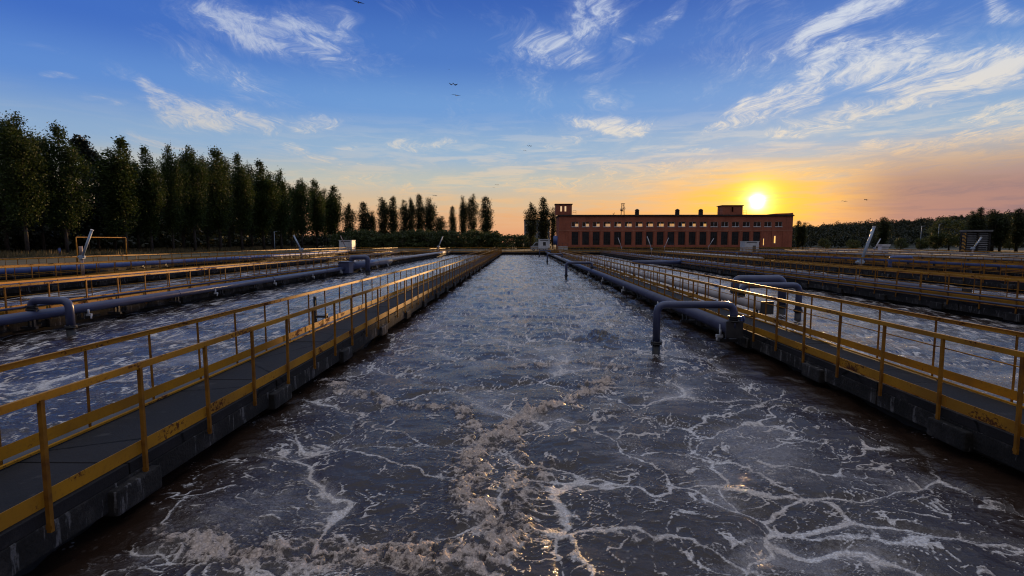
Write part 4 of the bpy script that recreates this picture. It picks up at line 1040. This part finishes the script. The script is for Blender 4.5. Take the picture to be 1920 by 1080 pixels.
for i, (px, pt) in enumerate(((-8, 222), (66, 262), (150, 262), (172, 285), (205, 300), (250, 300), (335, 292), (381, 292), (422, 292), (466, 306), (506, 320), (543, 345), (608, 352))):
    X = -100 + (px-30)/595*14; Y = 960*(-X)/(976-px); top = at(px, pt, Y)
    if i in (2, 3, 1): tree('pine_tree', PIN[i % 3], top.x, Y, 20, top.z-GZ, 1.0, 'dark pine behind the poplars', 'tree', 'dark pines behind the poplar row')
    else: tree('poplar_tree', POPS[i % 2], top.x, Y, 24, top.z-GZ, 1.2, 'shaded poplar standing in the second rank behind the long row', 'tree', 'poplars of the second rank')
for i in range(26):
    X = -112 - _rt.uniform(0, 10); Y = 78 + i*6.4 + _rt.uniform(-2, 2)
    tree('pine_tree', PIN[i % 3], X, Y, 20, _rt.uniform(14, 18), 1.3, 'dark pine behind the poplars', 'tree', 'dark pines behind the poplar row')
mid = [(655, 378, 24), (680, 376, 26), (697, 392, 22), (717, 366, 28), (737, 365, 24), (757, 369, 22), (771, 367, 20), (785, 361, 22), (805, 366, 30), (827, 403, 26), (848, 384, 16), (868, 363, 21), (887, 360, 21), (910, 365, 26)]
for i, (px, pt, wpx) in enumerate(mid):
    Y = 215 if i < 10 else 205; top = at(px, pt, Y); H = top.z-GZ; k = i % 3; Wm = wpx/960*Y*1.1
    tree('poplar_tree', POPD[k], top.x, Y, 20, H, Wm/((4.6, 3.9, 4.4)[k]*H/20), 'slender far poplar, %s from the left in the clump beyond the basins' % ORD[i], 'tree', 'slender poplars beyond the basins')
for i, (px, pt, wpx) in enumerate(((995, 376, 22), (1018, 367, 26), (1037, 384, 15))):
    Y = 172; top = at(px, pt, Y); H = top.z-GZ; k = i % 3
    tree('poplar_tree', POPD[k], top.x, Y, 20, H, wpx/960*Y*1.1/((4.6, 3.9, 4.4)[k]*H/20), ('left', 'tallest, middle', 'thin right')[i] + ' one of three poplars beside the brick building', 'tree', 'poplars beside the brick building')
for i in range(24):
    px = 640 + i*16.5 + _rt.uniform(-5, 5); Y = 190 + _rt.uniform(-10, 8)
    top = at(px, _rt.uniform(430, 442) if px < 990 else 446, Y)
    tree('bush', BSH[i % 3], top.x, Y, 4.2, top.z-GZ, _rt.uniform(.9, 1.2), 'leafy bush in the hedge line beyond the far cross walkway', 'bush', 'bushes beyond the basins')
for px, pt, wpx, lb in ((1498, 412, 14, 'left of two small trees at the right end of the brick building'), (1508, 414, 14, 'right of two small trees at the right end of the brick building'), (1657, 405, 24, 'tall dark tree standing above the hill, centre right'),
                    (1826, 391, 26, 'left of two dark trees behind the slatted tower'), (1840, 386, 24, 'right of two dark trees behind the slatted tower'), (1866, 389, 34, 'dense dark tree right of the slatted tower'), (1880, 396, 26, 'dark tree between two taller ones at right'), (1912, 388, 30, 'dark tree at the right edge of the picture')):
    Y = 180 if px < 1700 else 132; top = at(px, pt, Y); H = top.z-GZ
    tree('poplar_tree', POPD[int(px) % 3], top.x, Y, 20, H, wpx/960*Y*1.15/(4.3*H/20), 'dark upright ' + lb if 'tree' not in lb.split()[:3] else lb, 'tree', 'dark trees on the right')
for px, pt, lb in ((1783, 412, 'round bushy tree left of the slatted tower'), (1730, 445, 'low round yellow-green tree before the hill'), (1755, 442, 'yellow-green bushy tree before the round tree'), (1690, 447, 'low tree left of the thin lamp pole'), (1895, 435, 'low bushy tree at the right edge'), (1600, 450, 'low tree before the hill near the thick tilted pole'), (1545, 448, 'low tree right of the brick building')):
    Y = 150; top = at(px, pt, Y); H = top.z-GZ
    tree('round_tree', BRD[int(px) % 3], top.x, Y, 11, H, 1.15, lb, 'tree', 'round trees before the hill')

# ------------------------------------------------------------------ hill and its wood
def hill_h(x, y):
    px = 976 + 960*x/max(y, 1.0)
    crest = np.interp(px, [900, 1000, 1490, 1600, 1700, 1800, 1920, 2300], [0, 2, 9.5, 12.5, 14.5, 18, 21, 24])
    t = min(1, max(0, (y-190)/210)); return crest*t*t*(3-2*t)*min(1, (y/400)**.5) - .3
nx, ny = 60, 36
XS = np.linspace(60, 640, nx); YS = np.linspace(185, 560, ny)
V = np.array([(x, y, hill_h(x, y)+.8*math.sin(x*.06)*math.cos(y*.05)*(1 if y > 230 else 0)) for y in YS for x in XS])
idx = np.arange(nx*ny).reshape(ny, nx); F = np.stack([idx[:-1, :-1], idx[:-1, 1:], idx[1:, 1:], idx[1:, :-1]], -1).reshape(-1, 4)
tag(link('hill', np_mesh('hill', V, F, M_hill, True)), 'long dark hill on the right horizon', 'hill', None, 'structure')
rng = np.random.default_rng(9); cs = []; sz = []
for i in range(1500):
    y = 200 + 260*rng.uniform()**.8; px = rng.uniform(1475, 2050); x = (px-976)/960*y
    h = rng.uniform(3.0, 6.5)*(1.25 if rng.uniform() < .08 else 1); rad = rng.uniform(1.6, 3.2); g0 = hill_h(x, y)
    n = 90
    u = rng.normal(size=(n, 3)); u /= np.linalg.norm(u, axis=1, keepdims=True); u *= rng.uniform(.5, 1, (n, 1))
    cs.append(np.stack([x+u[:, 0]*rad, y+u[:, 1]*rad, g0+h*.5+u[:, 2]*h*.5], 1)); sz.append(rng.uniform(.28, .6, n))
V, F = leaf_quads(np.concatenate(cs), np.concatenate(sz), rng)
tag(link('far_wood', np_mesh('far_wood', V, F, M_wood)), 'dark wood covering the hill on the right', 'wood', None, 'stuff')
cs = []; sz = []
for i in range(1500):
    x = -101 - 34*rng.uniform(); y = rng.uniform(55, 262); h = rng.uniform(9, 17) if x < -106 else rng.uniform(3, 6); rad = rng.uniform(1.6, 3.4); n = 44
    if i > 1200: x = -101 + 90*rng.uniform(); y = rng.uniform(235, 262); h = rng.uniform(4, 8)
    u = rng.normal(size=(n, 3)); u /= np.linalg.norm(u, axis=1, keepdims=True); u *= rng.uniform(.5, 1, (n, 1))
    cs.append(np.stack([x+u[:, 0]*rad, y+u[:, 1]*rad, h*.5+u[:, 2]*h*.5], 1)); sz.append(rng.uniform(.45, 1.0, n))
V, F = leaf_quads(np.concatenate(cs), np.concatenate(sz), rng)
tag(link('undergrowth', np_mesh('undergrowth', V, F, M_wood)), 'dark wood filling the gaps behind the poplar row', 'wood', None, 'stuff')
# dry tall grass under the poplars
n = 26000; gx = -78 - 30*rng.uniform(size=n); gy = rng.uniform(70, 215, n); gh = rng.uniform(.25, .8, n)*(.6+.8*(np.sin(gx*.7)*np.cos(gy*.33) > 0))
a = rng.uniform(0, PI, n); wd = .10
V = np.stack([np.stack([gx-np.cos(a)*wd, gy-np.sin(a)*wd, np.full(n, GZ)], 1), np.stack([gx+np.cos(a)*wd, gy+np.sin(a)*wd, np.full(n, GZ)], 1),
              np.stack([gx+.15*np.sin(gy), gy+.1, gh], 1)], 1).reshape(-1, 3)
tag(link('tall_grass', np_mesh('tall_grass', V, np.arange(3*n).reshape(n, 3), varied('dry_grass_blades', (.05, .045, .018), (.15, .10, .04), .4, .9))), 'dry tall grass under the poplars', 'grass', None, 'stuff')

# ------------------------------------------------------------------ birds
def bird_mesh(up):
    m = MB(); m.tube([(-.20, 0, 0), (-.12, 0, .02), (.0, 0, .02), (.14, 0, .02), (.20, 0, .035), (.26, 0, .03)], [.012, .035, .055, .05, .028, .005], 8)
    body = m.mesh('body', M_bird)
    ws = []
    for s in (-1, 1):
        bm = bmesh.new()
        out = [(.10, .03, .03), (.12, .22, .03+.16*up), (.06, .44, .03+.10*up), (-.05, .60, .03-.02*up), (-.07, .40, .03+.07*up), (-.06, .2, .03+.12*up), (-.07, .03, .03)]
        a = [bm.verts.new((x, s*y, z+.008)) for x, y, z in out]; b_ = [bm.verts.new((x, s*y, z-.008)) for x, y, z in out]
        bm.faces.new(a); bm.faces.new(b_[::-1])
        for k in range(len(out)): bm.faces.new((a[k], a[(k+1) % 7], b_[(k+1) % 7], b_[k]))
        bmesh.ops.recalc_face_normals(bm, faces=bm.faces[:])
        me = bpy.data.meshes.new('wing'); bm.to_mesh(me); bm.free(); me.materials.append(M_bird); ws.append(me)
    bm = bmesh.new(); out = [(-.17, .02), (-.34, .07), (-.32, 0), (-.34, -.07), (-.17, -.02)]
    a = [bm.verts.new((x, y, .01)) for x, y in out]; b_ = [bm.verts.new((x, y, -.004)) for x, y in out]; bm.faces.new(a); bm.faces.new(b_[::-1])
    for k in range(5): bm.faces.new((a[k], a[(k+1) % 5], b_[(k+1) % 5], b_[k]))
    bmesh.ops.recalc_face_normals(bm, faces=bm.faces[:])
    tl = bpy.data.meshes.new('tail'); bm.to_mesh(tl); bm.free(); tl.materials.append(M_bird)
    return body, ws, tl
BU, BD, BF = bird_mesh(1.0), bird_mesh(-1.3), bird_mesh(.3)
for px, py, wpx, kind, rz, lb in ((672, 5, 20, BF, 1.9, 'dark bird gliding at the top edge of the sky'), (850, 157, 16, BD, 1.57, 'bird with drooping wings, upper of the pair in mid sky'), (855, 179, 16, BF, 1.57, 'bird with level wings, lower of the pair in mid sky'),
        (842, 130, 4, BF, 1.5, 'tiny distant bird above the mid-sky pair'), (993, 273, 9, BD, 1.3, 'small bird, upper right of two above the horizon centre'), (984, 283, 7, BU, 1.7, 'small bird, lower left of two above the horizon centre'),
        (932, 347, 8, BU, 1.6, 'small bird with raised wings above the poplar tops'), (926, 352, 6, BF, 1.5, 'small bird just below the one with raised wings'), (815, 366, 9, BD, 1.4, 'small pale bird over the slender far poplars'),
        (1583, 378, 10, BU, 1.2, 'left one of two birds right of the sun'), (1624, 374, 9, BD, 1.8, 'right one of two birds right of the sun')):
    Y = 1.2*960/wpx*.62; Y = min(Y, 140); p_ = at(px, py, Y); s = wpx/960*Y/1.2
    root = empty('flying_bird', p_, lb, 'bird', 'birds in the sky', rz); root.scale = (s*1.05,)*3; root.rotation_euler.x = .12
    link('body', kind[0], root); link('wing', kind[1][0], root); link('wing', kind[1][1], root); link('tail', kind[2], root)
